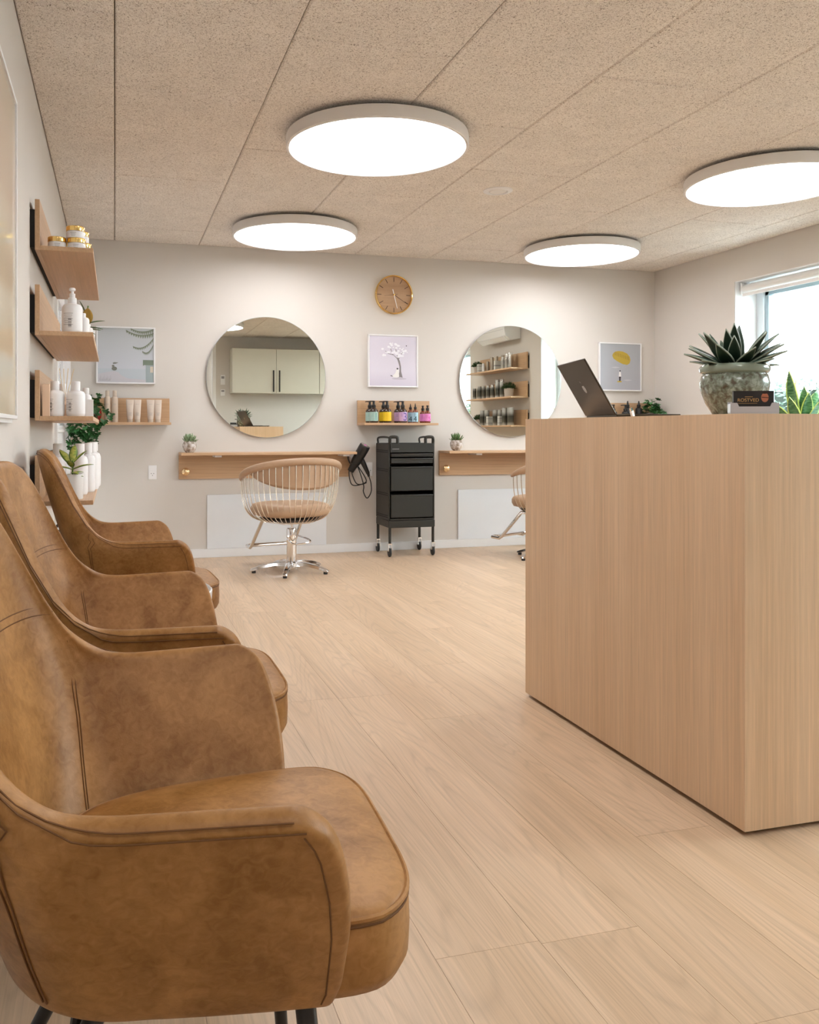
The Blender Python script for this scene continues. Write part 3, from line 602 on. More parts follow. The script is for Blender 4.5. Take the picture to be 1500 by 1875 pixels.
# ================================================================= salon chairs
def salon_chair(label, loc, rz):
    t = thing('salon_chair', label, 'chair', loc, rz, 'salon chairs')
    def rim(a):     # a in degrees from the back (-y)
        k = abs(a) / 112
        return Vector((.335 * math.sin(R(a)) * (1 + .02 * k), -.285 * math.cos(R(a)) + .02 * k, .765 - .135 * k ** 2.0))
    pts = [rim(a) for a in range(-112, 113, 7)]
    rr = [.011 + .0135 * min(1, (1 - abs(a) / 112) * 5) ** .6 for a in range(-112, 113, 7)]
    MB().tube(pts, rr, 12).build('padded_rim', 'taupe_vinyl', t, ang=180)
    # back pad: a curved band inside the wires
    vs = []; fs = []; na = 29
    for i in range(na):
        a = -84 + 168 * i / (na - 1); k = abs(a) / 84; top = rim(a) * 1.0; zb = .575 + .11 * k ** 2.2
        for j, (rin, zz) in enumerate(((.0, top.z), (.045, top.z - .01), (.055, (top.z + zb) / 2), (.045, zb + .008), (.02, zb), (.006, zb + .015), (.004, (top.z + zb) / 2))):
            d = Vector((top.x, top.y, 0)).normalized(); vs.append((top.x - d.x * rin, top.y - d.y * rin, zz))
    for i in range(na - 1):
        for j in range(7): fs.append((i * 7 + j, i * 7 + (j + 1) % 7, (i + 1) * 7 + (j + 1) % 7, (i + 1) * 7 + j))
    fs += [tuple(range(7)), tuple((na - 1) * 7 + j for j in reversed(range(7)))]
    MB().add(vs, fs).build('back_pad', 'taupe_vinyl', t)
    for i in range(29):
        a = -108 + 216 * i / 28; p = rim(a); d = Vector((math.sin(R(a)) * .335, -math.cos(R(a)) * .285, 0))
        q = Vector((d.x * .52, d.y * .62 + .02, .352))
        path = bez(p, p + Vector((d.x * .02, d.y * .02, -.17)), Vector((d.x * .93, d.y * .95 + .01, .36)), q, 12)
        MB().tube(path, .0032, 6).build('wire', 'wire_metal', t)
    MB().tube([(.335 * .52 * math.cos(R(b)), .285 * .62 * math.sin(R(b)) + .02, .350) for b in range(0, 360, 12)], .006, 6, True).build('lower_ring', 'wire_metal', t)
    # seat
    prof = [(0, .385), (.20, .385), (.245, .395), (.258, .42), (.258, .445), (.248, .463), (.22, .472), (0, .478)]
    vs = []; seg = 40; n = len(prof)
    for i in range(seg):
        a = 2 * math.pi * i / seg; c, s = math.cos(a), math.sin(a)
        sq = lambda v: math.copysign(abs(v) ** .75, v)
        for r, z in prof: vs.append((r * sq(c), r * .95 * sq(s) + .015, z))
    fs = [(i * n + k, ((i + 1) % seg) * n + k, ((i + 1) % seg) * n + k + 1, i * n + k + 1) for i in range(seg) for k in range(n - 1)]
    MB().add(vs, fs).build('seat', 'taupe_vinyl', t, ang=180)
    MB().lathe([(0, .356), (.19, .356), (.21, .37), (.20, .386), (0, .386)], 32, (0, .015, 0)).build('seat_base', 'black_plastic', t)
    MB().box((-.10, -.09, .333), (.10, .11, .35)).build('mount_plate', 'chrome', t, bev=.004)
    MB().lathe([(.0, .30), (.011, .30), (.011, .336), (0, .336)], 16).build('piston', 'chrome', t)
    MB().lathe([(0, .05), (.032, .05), (.034, .06), (.034, .225), (.035, .23), (.035, .29), (.030, .302), (0, .303)], 28).build('column', 'chrome', t)
    MB().tube(smoothpath([(-.05, -.03, .245), (-.045, -.05, .225), (-.02, -.085, .200), (.06, -.085, .200), (.115, -.06, .208), (.10, -.03, .225), (.04, .02, .248)]), .0055, 8).build('pump_lever', 'chrome', t)
    MB().lathe([(0, .02), (.045, .02), (.052, .04), (.048, .066), (.036, .075), (0, .075)], 24).build('hub', 'chrome', t)
    for k in range(5):
        a = R(72 * k + 20); c, s = math.cos(a), math.sin(a)
        vs = []; fs = []
        for u, hw, z1, z0 in ((.03, .026, .072, .035), (.12, .023, .068, .045), (.20, .020, .054, .032), (.265, .018, .033, .015), (.280, .014, .026, .016)):
            for w_, z in ((-hw, z0), (hw, z0), (hw * .7, z1), (-hw * .7, z1)): vs.append((c * u - s * w_, s * u + c * w_, z))
        for i in range(4):
            for j in range(4): fs.append((i * 4 + j, i * 4 + (j + 1) % 4, (i + 1) * 4 + (j + 1) % 4, (i + 1) * 4 + j))
        fs += [(0, 1, 2, 3), (19, 18, 17, 16)]
        lg = MB().add(vs, fs).build('base_leg', 'chrome', t, bev=.003)
        MB().lathe([(0, 0), (.014, 0), (.014, .016), (0, .016)], 14, (c * .258, s * .258, 0)).build('glide', 'rubber_black', lg)
    fr = [(-.15, .10, .345), (-.152, .15, .345), (-.165, .32, .15), (-.165, .345, .135), (-.162, .41, .140), (-.14, .42, .142)]
    MB().tube(fr, .0125, 10).tube([(-x, y, z) for x, y, z in fr], .0125, 10).tube([(-.14, .42, .142), (.14, .42, .142)], .012, 10).tube([(-.165, .345, .150), (.165, .345, .150)], .012, 10).build('footrest', 'chrome', t)
    MB().box((-.13, .36, .148), (.13, .41, .155)).build('footrest_tread', 'chrome', t)
    return t
salon_chair('taupe salon chair with a wire basket back, standing fully in view', (1.166, 5.72, 0), 13)
salon_chair('taupe salon chair with a wire basket back, half hidden by the reception desk', (3.175, 5.80, 0), 30)

# ================================================================= trolley
t = thing('salon_trolley', 'tall black drawer trolley on casters between the two consoles', 'trolley', (2.01, 6.155, 0))
TW, TD = .375, .33
MB().box((0, .008, .28), (.012, TD, .868)).build('side_panel', 'trolley_black', t, bev=.004); MB().box((TW - .012, .008, .28), (TW, TD, .868)).build('side_panel', 'trolley_black', t, bev=.004)
MB().box((.012, TD - .012, .28), (TW - .012, TD, .868)).build('back_panel', 'trolley_black', t)
for z in (.80, .655, .47, .30):
    for dz in (0, .014): MB().tube([(-.001, .03, z + dz), (-.001, TD - .03, z + dz)], .0028, 6).build('side_groove', 'black_felt', t)
MB().box((.012, .0, .798), (TW - .012, .02, .868)).build('top_fascia', 'trolley_black', t, bev=.002)
MB().box((.012, .0, .28), (TW - .012, TD - .012, .292)).build('bottom_board', 'trolley_black', t)
MB().box((.012, .012, .845), (TW - .012, TD - .012, .855)).build('top_tray', 'trolley_black', t)
for x in (.0, TW - .085):
    MB().tube(smoothpath([(x + .012, .012, .862), (x + .012, .012, .905), (x + .024, .012, .916), (x + .062, .012, .916), (x + .073, .012, .905), (x + .073, .012, .862)], 4), .0125, 8).build('handle', 'trolley_black', t)
    MB().tube(smoothpath([(x + .012 if x == 0 else x + .073, .012, .862), (x + .012 if x == 0 else x + .073, .02, .91), (x + .012 if x == 0 else x + .073, TD - .03, .91), (x + .012 if x == 0 else x + .073, TD - .02, .862)], 4), .008, 8).build('side_handle', 'trolley_black', t)
for z0, z1 in ((.715, .755), (.765, .79), (.505, .69), (.30, .475)):
    dr = MB().box((.018, -.002, z0), (TW - .018, .30, z1)).build('drawer', 'trolley_black', t, bev=.003)
    MB().box((.018, -.008, z1 - .012), (TW - .018, .002, z1 - .002)).build('drawer_pull', 'trolley_black', dr, bev=.003)
MB().box((.0, 0, .222), (TW, TD, .279)).build('base_frame', 'trolley_black', t, bev=.006)
m = MB()
for i in range(8): m.box((.028 + i * .007, -.0008, .822), (.033 + i * .007, .0, .828))
m.build('lettering', 'ink_grey', t, smooth=False)
for x in (.012, TW - .012):
    for y in (.014, TD - .014):
        MB().tube([(x, y, .225), (x, y, .105)], .011, 10).build('leg', 'trolley_black', t)
        ca = MB().box((x - .013, y - .016, .096), (x + .013, y + .016, .104)).box((x - .014, y - .012, .045), (x - .0105, y + .018, .1)).box((x + .0105, y - .012, .045), (x + .014, y + .018, .1)).build('caster_fork', 'chrome', t)
        MB().lathe([(0, -.009), (.012, -.009), (.030, -.0085), (.034, -.004), (.034, .004), (.030, .0085), (.012, .009), (0, .009)], 24, (x, y + .006, .0341), Matrix.Rotation(R(90), 4, 'Y')).build('wheel', 'rubber_black', ca)

# ================================================================= hair dryer hanging at the end of the console
t = thing('hair_dryer', 'black hair dryer with looped cord hanging at the end of the left console', 'hair dryer', (1.85, 6.40, .745))
ax = Vector((.40, -.36, .85)).normalized(); o_ = Vector((-.03, 0, -.02))
MB().lathe([(0, -.09), (.026, -.09), (.030, -.05), (.040, .0), (.043, .06), (.044, .12), (.042, .145), (.038, .15), (0, .15)], 24, o_, ax.to_track_quat('Z', 'Y').to_matrix().to_4x4()).build('barrel', 'black_plastic', t)
gr = MB().lathe([(.0, .151), (.018, .151), (.036, .150), (.036, .148), (0, .148)], 20, o_, ax.to_track_quat('Z', 'Y').to_matrix().to_4x4()).build('air_grille', 'chrome', t)
MB().lathe([(.0, .153), (.010, .153), (.011, .1505), (0, .1505)], 16, o_, ax.to_track_quat('Z', 'Y').to_matrix().to_4x4()).build('badge', 'label_pink', t)
MB().tube([(.0, 0, .02), (.03, -.005, -.04), (.062, -.01, -.11), (.072, -.01, -.14)], [.022, .020, .015, .008], 12).build('handle', 'black_plastic', t)
MB().tube([(-.045 + .035 * math.cos(R(a)), .035 * math.sin(R(a)), -.035) for a in range(0, 360, 20)], .005, 8, True).tube([(-.08, 0, -.035), (-.095, 0, -.0), (-.095, .0, .03)], .006, 8).build('holder_ring', 'black_metal', t)
MB().tube(smoothpath([(.072, -.01, -.14), (.088, -.01, -.19), (.09, -.01, -.26), (.06, 0, -.31), (.03, 0, -.26), (.03, 0, -.20), (-.02, .01, -.05), (-.06, .01, -.04), (-.085, .01, -.10), (-.07, .01, -.19), (-.03, .01, -.21), (.04, .0, -.19), (.05, .0, -.16), (.0, .0, -.08), (-.04, .01, -.03), (-.065, .0, -.10), (-.03, .0, -.19), (.02, .0, -.20), (.06, .02, -.19)]), .0042, 7).build('cord', 'rubber_black', t)
def outlet(label, x, z, wd=.052, hg=.088):
    t = thing('wall_outlet', label, 'outlet', (x, YB, z), 0, 'wall outlets')
    MB().box((-wd / 2, -.009, -hg / 2), (wd / 2, 0, hg / 2)).build('plate', 'white_plastic', t, bev=.003)
    MB().box((-wd / 2 + .006, -.011, -hg / 2 + .008), (wd / 2 - .006, -.0091, hg / 2 - .03)).build('socket', 'white_plastic', t, bev=.002)
    for dx, dz in ((-.009, -.008), (.009, -.008), (0, -.021)): MB().lathe([(0, 0), (.0028, 0), (.0028, .0012), (0, .0012)], 10, (dx, -.0111, dz), Matrix.Rotation(R(90), 4, 'X')).build('socket_hole', 'black_plastic', t)
outlet('white wall outlet left of the console, below the tube shelf', .272, .653, .06, .105); outlet('white wall outlet behind the hair dryer', 1.965, .655, .055, .11)
# ================================================================= framed prints on the far wall
def flat(name, poly, y, mat, parent, th=.0003):
    return MB().prism(poly, y - th, y, 'Y').build(name, mat, parent, smooth=False)
def picture(label, x0, z0, sz, bg, group='square framed prints'):
    t = thing('framed_print', label, 'picture', (0, YB, 0), 0, group); x1, z1 = x0 + sz, z0 + sz; f = .011
    m = MB()
    for a, b, c, d_ in ((x0, x1, z0, z0 + f), (x0, x1, z1 - f, z1), (x0, x0 + f, z0 + f, z1 - f), (x1 - f, x1, z0 + f, z1 - f)): m.box((a, -.024, c), (b, -.001, d_))
    m.build('frame', 'white_paint', t, bev=.0015)
    pr = MB().box((x0 + f, -.018, z0 + f), (x1 - f, -.002, z1 - f)).build('print', bg, t)
    return t, pr, (lambda u, v: (x0 + u * sz, z0 + (1 - v) * sz))
def shp(pr, T, y, mat, pts, name='printed_shape'): flat(name, [T(u, v) for u, v in pts], y, mat, pr)
# beach print
t, pr, T = picture('square print of a bird on a dune under palm leaves', -.131, 1.312, .422, 'art_sky')
Y0 = -.0184
shp(pr, T, Y0, 'art_sea', [(.03, .735), (.97, .735), (.97, .93), (.03, .93)], 'printed_sea')
shp(pr, T, Y0 - .0004, 'art_dune', [(.03, .97), (.03, .83), (.12, .81), (.22, .79), (.30, .775), (.37, .80), (.42, .85), (.52, .90), (.75, .92), (.97, .93), (.97, .97)], 'printed_dune')
for i in range(14):
    u = .05 + i * .014; shp(pr, T, Y0 - .0008, 'art_trunk', [(u, .95), (u + .004, .95), (u + .03, .84 + (i % 4) * .02)], 'printed_grass')
shp(pr, T, Y0 - .0008, 'art_house', [(.84, .66), (.97, .66), (.97, .97), (.84, .97)], 'printed_hut'); shp(pr, T, Y0 - .0012, 'art_green', [(.79, .575), (.97, .575), (.97, .665), (.81, .665), (.79, .68)], 'printed_roof')
shp(pr, T, Y0 - .0012, 'art_cream', [(.915, .69), (.965, .69), (.965, .795), (.915, .795)], 'printed_window')
for (a, b) in (((.97, .03), (.58, .03)), ((.97, .10), (.50, .06)), ((.97, .19), (.62, .34)), ((.97, .30), (.78, .42))):
    c = ((a[0] + b[0]) / 2, max(a[1], b[1]) + .10)
    P_ = [((1 - k) ** 2 * a[0] + 2 * k * (1 - k) * c[0] + k * k * b[0], (1 - k) ** 2 * a[1] + 2 * k * (1 - k) * c[1] + k * k * b[1]) for k in [i / 12 for i in range(13)]]
    for i in range(12):
        (u0, v0), (u1, v1) = P_[i], P_[i + 1]; h = .085 * (1 - i / 16)
        shp(pr, T, Y0 - .0012, 'art_palm', [(u0, v0 - .008), (u1, v1 - .006), (u1, v1 + .005), ((u0 + u1) / 2 - .004, v0 + h), (u0, v0 + .006)], 'printed_frond')
shp(pr, T, Y0 - .0014, 'art_duck', [(T_[0], T_[1]) for T_ in circ(.045, 14, (.305, .735), .035)], 'printed_bird'); shp(pr, T, Y0 - .0016, 'art_duck', circ(.022, 10, (.285, .69), .02), 'printed_bird_head')
shp(pr, T, Y0 - .0016, 'art_cream', [(.265, .685), (.24, .682), (.265, .695)], 'printed_beak'); shp(pr, T, Y0 - .0014, 'art_duck', [(.275, .64), (.30, .625), (.375, .63), (.33, .65), (.29, .655)], 'printed_hat')
# tree print
t, pr, T = picture('square lilac print of a white-blossomed tree with a seated figure', 1.951, 1.315, .423, 'art_lilac')
shp(pr, T, Y0, 'art_shadow', circ(.15, 20, (.62, .835), .018), 'printed_shadow')
shp(pr, T, Y0 - .0004, 'art_trunk', [(.60, .81), (.625, .70), (.625, .60), (.595, .50), (.57, .44), (.60, .435), (.635, .50), (.655, .60), (.66, .70), (.69, .815), (.65, .805)], 'printed_trunk')
for pts in (((.59, .46), (.50, .38), (.40, .36), (.34, .31)), ((.60, .45), (.56, .34), (.55, .24)), ((.61, .46), (.66, .36), (.72, .31)), ((.50, .38), (.46, .30), (.44, .24))):
    for (u0, v0), (u1, v1) in zip(pts, pts[1:]):
        n_ = math.hypot(u1 - u0, v1 - v0); ox, oy = -(v1 - v0) / n_ * .007, (u1 - u0) / n_ * .007
        shp(pr, T, Y0 - .0004, 'art_trunk', [(u0 - ox, v0 - oy), (u1 - ox * .6, v1 - oy * .6), (u1 + ox * .6, v1 + oy * .6), (u0 + ox, v0 + oy)], 'printed_branch')
for i in range(46):
    a = rnd.uniform(0, 6.28); q = rnd.random() ** .5; u, v = .52 + .27 * q * math.cos(a), .28 + .13 * q * math.sin(a) + .05 * abs(math.cos(a)); r = rnd.uniform(.012, .03)
    shp(pr, T, Y0 - .0007 - i * .00001, 'art_bloom', circ(r, 8, (u, v), r * .8), 'printed_blossom')
shp(pr, T, Y0 - .0012, 'art_white', [(.47, .80), (.54, .73), (.57, .66), (.61, .66), (.62, .80), (.56, .815)], 'printed_figure'); shp(pr, T, Y0 - .0014, 'art_dark', circ(.02, 10, (.585, .645), .016), 'printed_head')
shp(pr, T, Y0 - .0014, 'art_dark', circ(.012, 8, (.765, .205), .01), 'printed_bird'); shp(pr, T, Y0 - .0014, 'art_dark', [(.44, .77), (.47, .775), (.50, .80), (.45, .785)], 'printed_shoe')
# parachute print
t, pr, T = picture('square grey print of a small man under a mustard parachute', 4.041, 1.310, .422, 'art_grey')
shp(pr, T, Y0, 'art_mustard', [(.31, .27), (.33, .22), (.38, .185), (.46, .17), (.56, .18), (.66, .22), (.72, .28), (.74, .35), (.72, .42), (.66, .455), (.56, .44), (.44, .39), (.34, .33)], 'printed_canopy')
for i in range(9):
    u = .37 + i * .04; v = .19 + i * .012; shp(pr, T, Y0 - .0004, 'art_mustard_dark', [(u, v), (u + .010, v), (u + .016, v + .07), (u + .006, v + .075)], 'printed_stripe')
shp(pr, T, Y0 - .0004, 'art_white', [(.47, .60), (.51, .60), (.52, .70), (.46, .70)], 'printed_shirt'); shp(pr, T, Y0 - .0004, 'art_dark', [(.465, .70), (.515, .70), (.505, .79), (.47, .79)], 'printed_trousers'); shp(pr, T, Y0 - .0004, 'art_dark', circ(.016, 10, (.492, .582), .016), 'printed_head')
shp(pr, T, Y0 - .0004, 'art_mustard', [(.43, .79), (.53, .79), (.53, .815), (.43, .815)], 'printed_board')
for a, b in ((.50, .70), (.495, .60)): shp(pr, T, Y0 - .0002, 'art_cloud', [(a, .59), (a + .003, .59), (b + .003, .45), (b, .45)], 'printed_cord')
for u, v in ((.28, .51), (.56, .77)): shp(pr, T, Y0 - .0001, 'art_cloud', [(u, v), (u + .12, v - .015), (u + .22, v), (u + .1, v + .02)], 'printed_cloud')
# big poster on the left wall
t = thing('large_poster', 'large white-framed glossy poster on the left wall, cut by the picture edge', 'picture', (XL, 2.17, 1.005))
m = MB(); PW, PH = .70, 1.0; f = .012
for a, b, c, d_ in ((0, PW, 0, f), (0, PW, PH - f, PH), (0, f, f, PH - f), (PW - f, PW, f, PH - f)): m.box((.002, a, c), (.024, b, d_))
m.build('frame', 'white_paint', t, bev=.0015); MB().box((.002, f, f), (.018, PW - f, PH - f)).build('print', 'poster_print', t)
MB().box((.0, .1, -.012), (.014, PW - .05, .0)).build('hanging_rail', 'white_plastic', t)

# ================================================================= products
MC = {}
def lm(key, prof, mat, seg=20):
    if key not in MC: MC[key] = MB().lathe(prof, seg).mesh(key.split('|')[0], mat)
    return MC[key]
def scaled(prof, s): return [(r * s, z * s) for r, z in prof]
def item(name, label, cat, loc, parts, group=None, rz=0.):
    t = thing(name, label, cat, loc, rz, group)
    for p, me in parts: link(p, me, t)
    return t
def bend_text(txt, size, mat, radius, z0, a0, ext=.0006, font_w=1.0, pre=''):
    """flat lettering wrapped on a cylinder facing -y"""
    cu = bpy.data.curves.new('lettering', 'FONT'); cu.body = txt; cu.size = size; cu.align_x = 'CENTER'; cu.extrude = ext
    ob = bpy.data.objects.new('tmp', cu); me = bpy.data.meshes.new_from_object(ob); bpy.data.objects.remove(ob)
    if radius:      # fine enough to follow the curve
        bm = bmesh.new(); bm.from_mesh(me); bmesh.ops.triangulate(bm, faces=bm.faces)
        for _ in range(4):
            ed = [e for e in bm.edges if e.calc_length() > size * .09]
            if ed: bmesh.ops.subdivide_edges(bm, edges=ed, cuts=1); bmesh.ops.triangulate(bm, faces=bm.faces)
        bm.to_mesh(me); bm.free()
    for v in me.vertices:
        x, y, z = v.co
        if radius: a = x * font_w / radius + a0; v.co = ((radius + .0006 + z) * math.sin(a), -(radius + .0006 + z) * math.cos(a), z0 + y)
        else: v.co = (x * font_w, -z, z0 + y)
    me.name = 'lettering'; me.materials.clear(); me.materials.append(MATS[mat]); return me
def textlines(key, radius, z0, n, wd, mat='ink_grey', a0=0., dz=.006):
    """a block of small print as thin raised strips on a cylinder"""
    if key in MC: return MC[key]
    m = MB()
    for i in range(n):
        w_ = wd * (1 - .25 * ((i * 7) % 3) / 2); vs = []; fs = []
        for k in range(5):
            a = a0 + (k / 4 - .5) * w_ / radius
            for z in (z0 - i * dz, z0 - i * dz + .0016): vs.append(((radius + .0005) * math.sin(a), -(radius + .0005) * math.cos(a), z))
        for k in range(4): fs.append((k * 2, k * 2 + 2, k * 2 + 3, k * 2 + 1))
        m.add(vs, fs)
    MC[key] = m.mesh('small_print', mat, False); return MC[key]
ZS = [z + .0185 for z in SH]          # upper side of the ledges
# --- left wall, top shelf: gold lidded jars
def jar(label, x, y, z):
    return item('cream_jar', label, 'jar', (x, y, z), [('jar', lm('jar', [(0, 0), (.0335, 0), (.035, .002), (.035, .026), (.033, .028), (0, .028)], 'white_plastic', 28)),
        ('lid', lm('lid', [(0, .0282), (.0355, .0282), (.036, .0295), (.036, .045), (.0345, .047), (0, .047)], 'gold', 28)), ('small_print', textlines('jarprint', .035, .018, 3, .022))], 'white jars with gold lids', rz=rnd.uniform(-15, 15))
for i, (lb, x, y, k) in enumerate((('low white jar with gold lid nearest the back board', -.222, 3.60, 0), ('gold-lidded jar at the front edge, bottom of the stack', -.148, 3.60, 0), ('white jar with gold lid on top of the front stack', -.152, 3.60, 1),
        ('gold-lidded jar just behind the one by the back board', -.205, 3.69, 0), ('white jar with gold lid behind the stack at the front edge', -.128, 3.69, 0), ('white jar with gold lid on top of the rear stack', -.138, 3.69, 1))):
    jar(lb + ', top shelf', x, y, ZS[0] + k * .0472)
def white_bottle(key, r, h, neck, cap_h, cap_r, cap='cap'):
    return [('body', lm('body|' + key, [(0, 0), (r * .86, 0), (r * .97, .006), (r, .014), (r, h * .80), (r * .97, h * .86), (r * .82, h * .93), (neck, h * .97), (neck, h), (0, h)], 'white_plastic', 28)),
            (cap, lm(cap + '|' + key, [(0, h + .0005), (cap_r, h + .0005), (cap_r, h + cap_h - .002), (cap_r - .002, h + cap_h), (0, h + cap_h)], 'white_plastic', 24)),
            ('small_print', textlines('print|' + key, r, h * .62, 7, r * 1.0, a0=-.75, dz=h * .06)), ('barcode', barcode('bar|' + key, r, h * .18, -.55))]
def barcode(key, radius, z0, a0):
    if key in MC: return MC[key]
    m = MB()
    for i in range(9):
        z = z0 + i * .0042; vs = []
        for a in (a0 - .16, a0 + .16):
            for zz in (z, z + .0011 + .0014 * ((i * 5) % 3) / 2): vs.append(((radius + .0005) * math.sin(a), -(radius + .0005) * math.cos(a), zz))
        m.add(vs, [(0, 2, 3, 1)])
    MC[key] = m.mesh('barcode', 'ink_black', False); return MC[key]
pump_top = lambda key, z: ('pump', lm('pump|' + key, [(0, z), (.0115, z), (.0115, z + .016), (.0060, z + .018), (.0060, z + .026), (.0125, z + .029), (.013, z + .036), (.009, z + .040), (0, z + .041)], 'white_plastic', 20))
# second shelf
item('pump_bottle', 'big white pump bottle on the second left wall shelf', 'bottle', (-.165, 3.62, ZS[1]), [p for p in white_bottle('big2', .040, .125, .017, .02, .017)] + [pump_top('big2', .1455)], rz=20)
item('white_bottle', 'medium white bottle behind the big pump bottle', 'bottle', (-.128, 3.73, ZS[1]), white_bottle('m2', .026, .085, .012, .014, .012), 'white bottles on the second left shelf')
item('white_bottle', 'small white bottle behind the medium one on the second left shelf', 'bottle', (-.112, 3.84, ZS[1]), white_bottle('s2', .022, .055, .011, .012, .012), 'white bottles on the second left shelf')
# third shelf
item('white_bottle', 'big white bottle nearest the back board on the third left shelf', 'bottle', (-.232, 3.63, ZS[2]), white_bottle('big3', .037, .108, .017, .034, .0175), 'big white bottles on the third left shelf', rz=8)
item('white_bottle', 'big white bottle in the middle of the third left shelf', 'bottle', (-.152, 3.63, ZS[2]), white_bottle('big3', .037, .108, .017, .034, .0175), 'big white bottles on the third left shelf', rz=-4)
item('white_bottle', 'big white bottle half hidden behind the one by the back board', 'bottle', (-.215, 3.83, ZS[2]), white_bottle('big3', .037, .108, .017, .034, .0175), 'big white bottles on the third left shelf', rz=30)
item('white_bottle', 'slim white bottle at the front edge of the third left shelf', 'bottle', (-.118, 3.80, ZS[2]), white_bottle('slim3', .024, .100, .012, .024, .013))
item('white_box', 'small white box at the front end of the third left shelf', 'box', (-.10, 3.72, ZS[2]), [('carton', MB().box((-.014, -.02, 0), (.014, .02, .07)).mesh('carton', 'white_plastic')), ('lid_flap', MB().box((-.0145, -.0205, .0702), (.0145, .0205, .0715)).mesh('lid_flap', 'white_plastic'))])
item('peach_carton', 'pale peach carton against the back board of the third left shelf', 'box', (-.262, 3.575, ZS[2]), [('carton', MB().box((-.012, -.02, 0), (.014, .02, .125)).mesh('carton', 'peach_box')), ('lid_flap', MB().box((-.0125, -.0205, .1252), (.0145, .0205, .1265)).mesh('lid_flap', 'peach_box'))])
t = item('reed_diffuser', 'reed diffuser with pale sticks between the big white bottles', 'diffuser', (-.200, 3.72, ZS[2]), [('flask', lm('flask', [(0, 0), (.024, 0), (.026, .004), (.026, .05), (.012, .062), (.011, .08), (0, .08)], 'peach_box', 20))])
for dx, dy in ((-.018, .01), (.012, -.006), (.03, .02), (-.004, .02)): MB().tube([(0, 0, .05), (dx * 1.2, dy, .20)], .0014, 5).build('stick', 'reed', t)
# lowest shelf
for i, (x, y, lb) in enumerate(((-.145, 3.86, 'tall white bottle in front on the lowest left shelf, behind the potted croton'), (-.118, 4.02, 'tall white bottle second from the front on the lowest left shelf'), (-.105, 4.20, 'tall white bottle third from the front on the lowest left shelf'), (-.100, 4.40, 'tall white bottle at the rear of the lowest left shelf'), (-.235, 3.86, 'tall white bottle by the back board of the lowest left shelf'))):
    item('white_bottle', lb, 'bottle', (x, y, ZS[3]), white_bottle('tall4', .034, .175, .016, .045, .020), 'tall white bottles on the lowest left shelf', rz=-110)
# --- far wall, left shelf
zb = ZS[2]
for i, (x, lb) in enumerate(((-.05, 'beige spray bottle next to the red ivy pot'), (.0, 'beige spray bottle next to the beige tubes'))):
    item('spray_bottle', lb, 'bottle', (x, 6.36, zb), [('body', lm('spraybody', [(0, 0), (.022, 0), (.0235, .003), (.0235, .165), (.021, .178), (.013, .186), (0, .186)], 'beige_bottle', 24)), ('cap', lm('spraycap', [(0, .1865), (.014, .1865), (.014, .225), (.0125, .228), (0, .228)], 'beige_bottle', 20)),
        ('small_print', textlines('sprayprint', .0235, .13, 2, .02)), ('lower_print', textlines('sprayprint2', .0235, .04, 3, .018))], 'beige spray bottles')
def tube_item(label, x):
    t = thing('cream_tube', label, 'tube', (x, 6.36, zb), 0, 'beige cream tubes')
    if 'tube' not in MC:
        vs = []; n = 20
        for z, rx, ry in ((.0225, .020, .020), (.04, .0225, .021), (.10, .0255, .012), (.155, .028, .003), (.165, .0285, .0016)):
            for i in range(n): a = 2 * math.pi * i / n; vs.append((rx * math.cos(a), ry * math.sin(a), z))
        fs = [(l * n + i, l * n + (i + 1) % n, (l + 1) * n + (i + 1) % n, (l + 1) * n + i) for l in range(4) for i in range(n)] + [tuple(reversed(range(n))), tuple(4 * n + i for i in range(n))]
        MC['tube'] = MB().add(vs, fs).mesh('tube_body', 'beige_tube', ang=60)
        MC['tubecap'] = MB().lathe([(0, 0), (.0195, 0), (.020, .002), (.020, .022), (0, .022)], 20).mesh('cap', 'beige_bottle')
        m = MB()
        for k, z in enumerate((.13, .066, .058, .05)): w_ = (.010, .012, .009, .011)[k]; y = -(.0065 if z > .1 else .0195); m.box((-w_, y - .0004, z), (w_, y + .002, z + .0016))
        MC['tubeprint'] = m.mesh('small_print', 'ink_grey', False)
    link('tube_body', MC['tube'], t); link('cap', MC['tubecap'], t); link('small_print', MC['tubeprint'], t)
for x, lb in ((.107, 'beige tube nearest the spray bottles'), (.158, 'beige tube second from the spray bottles'), (.252, 'beige tube third from the spray bottles'), (.303, 'beige tube farthest from the spray bottles')): tube_item(lb, x)
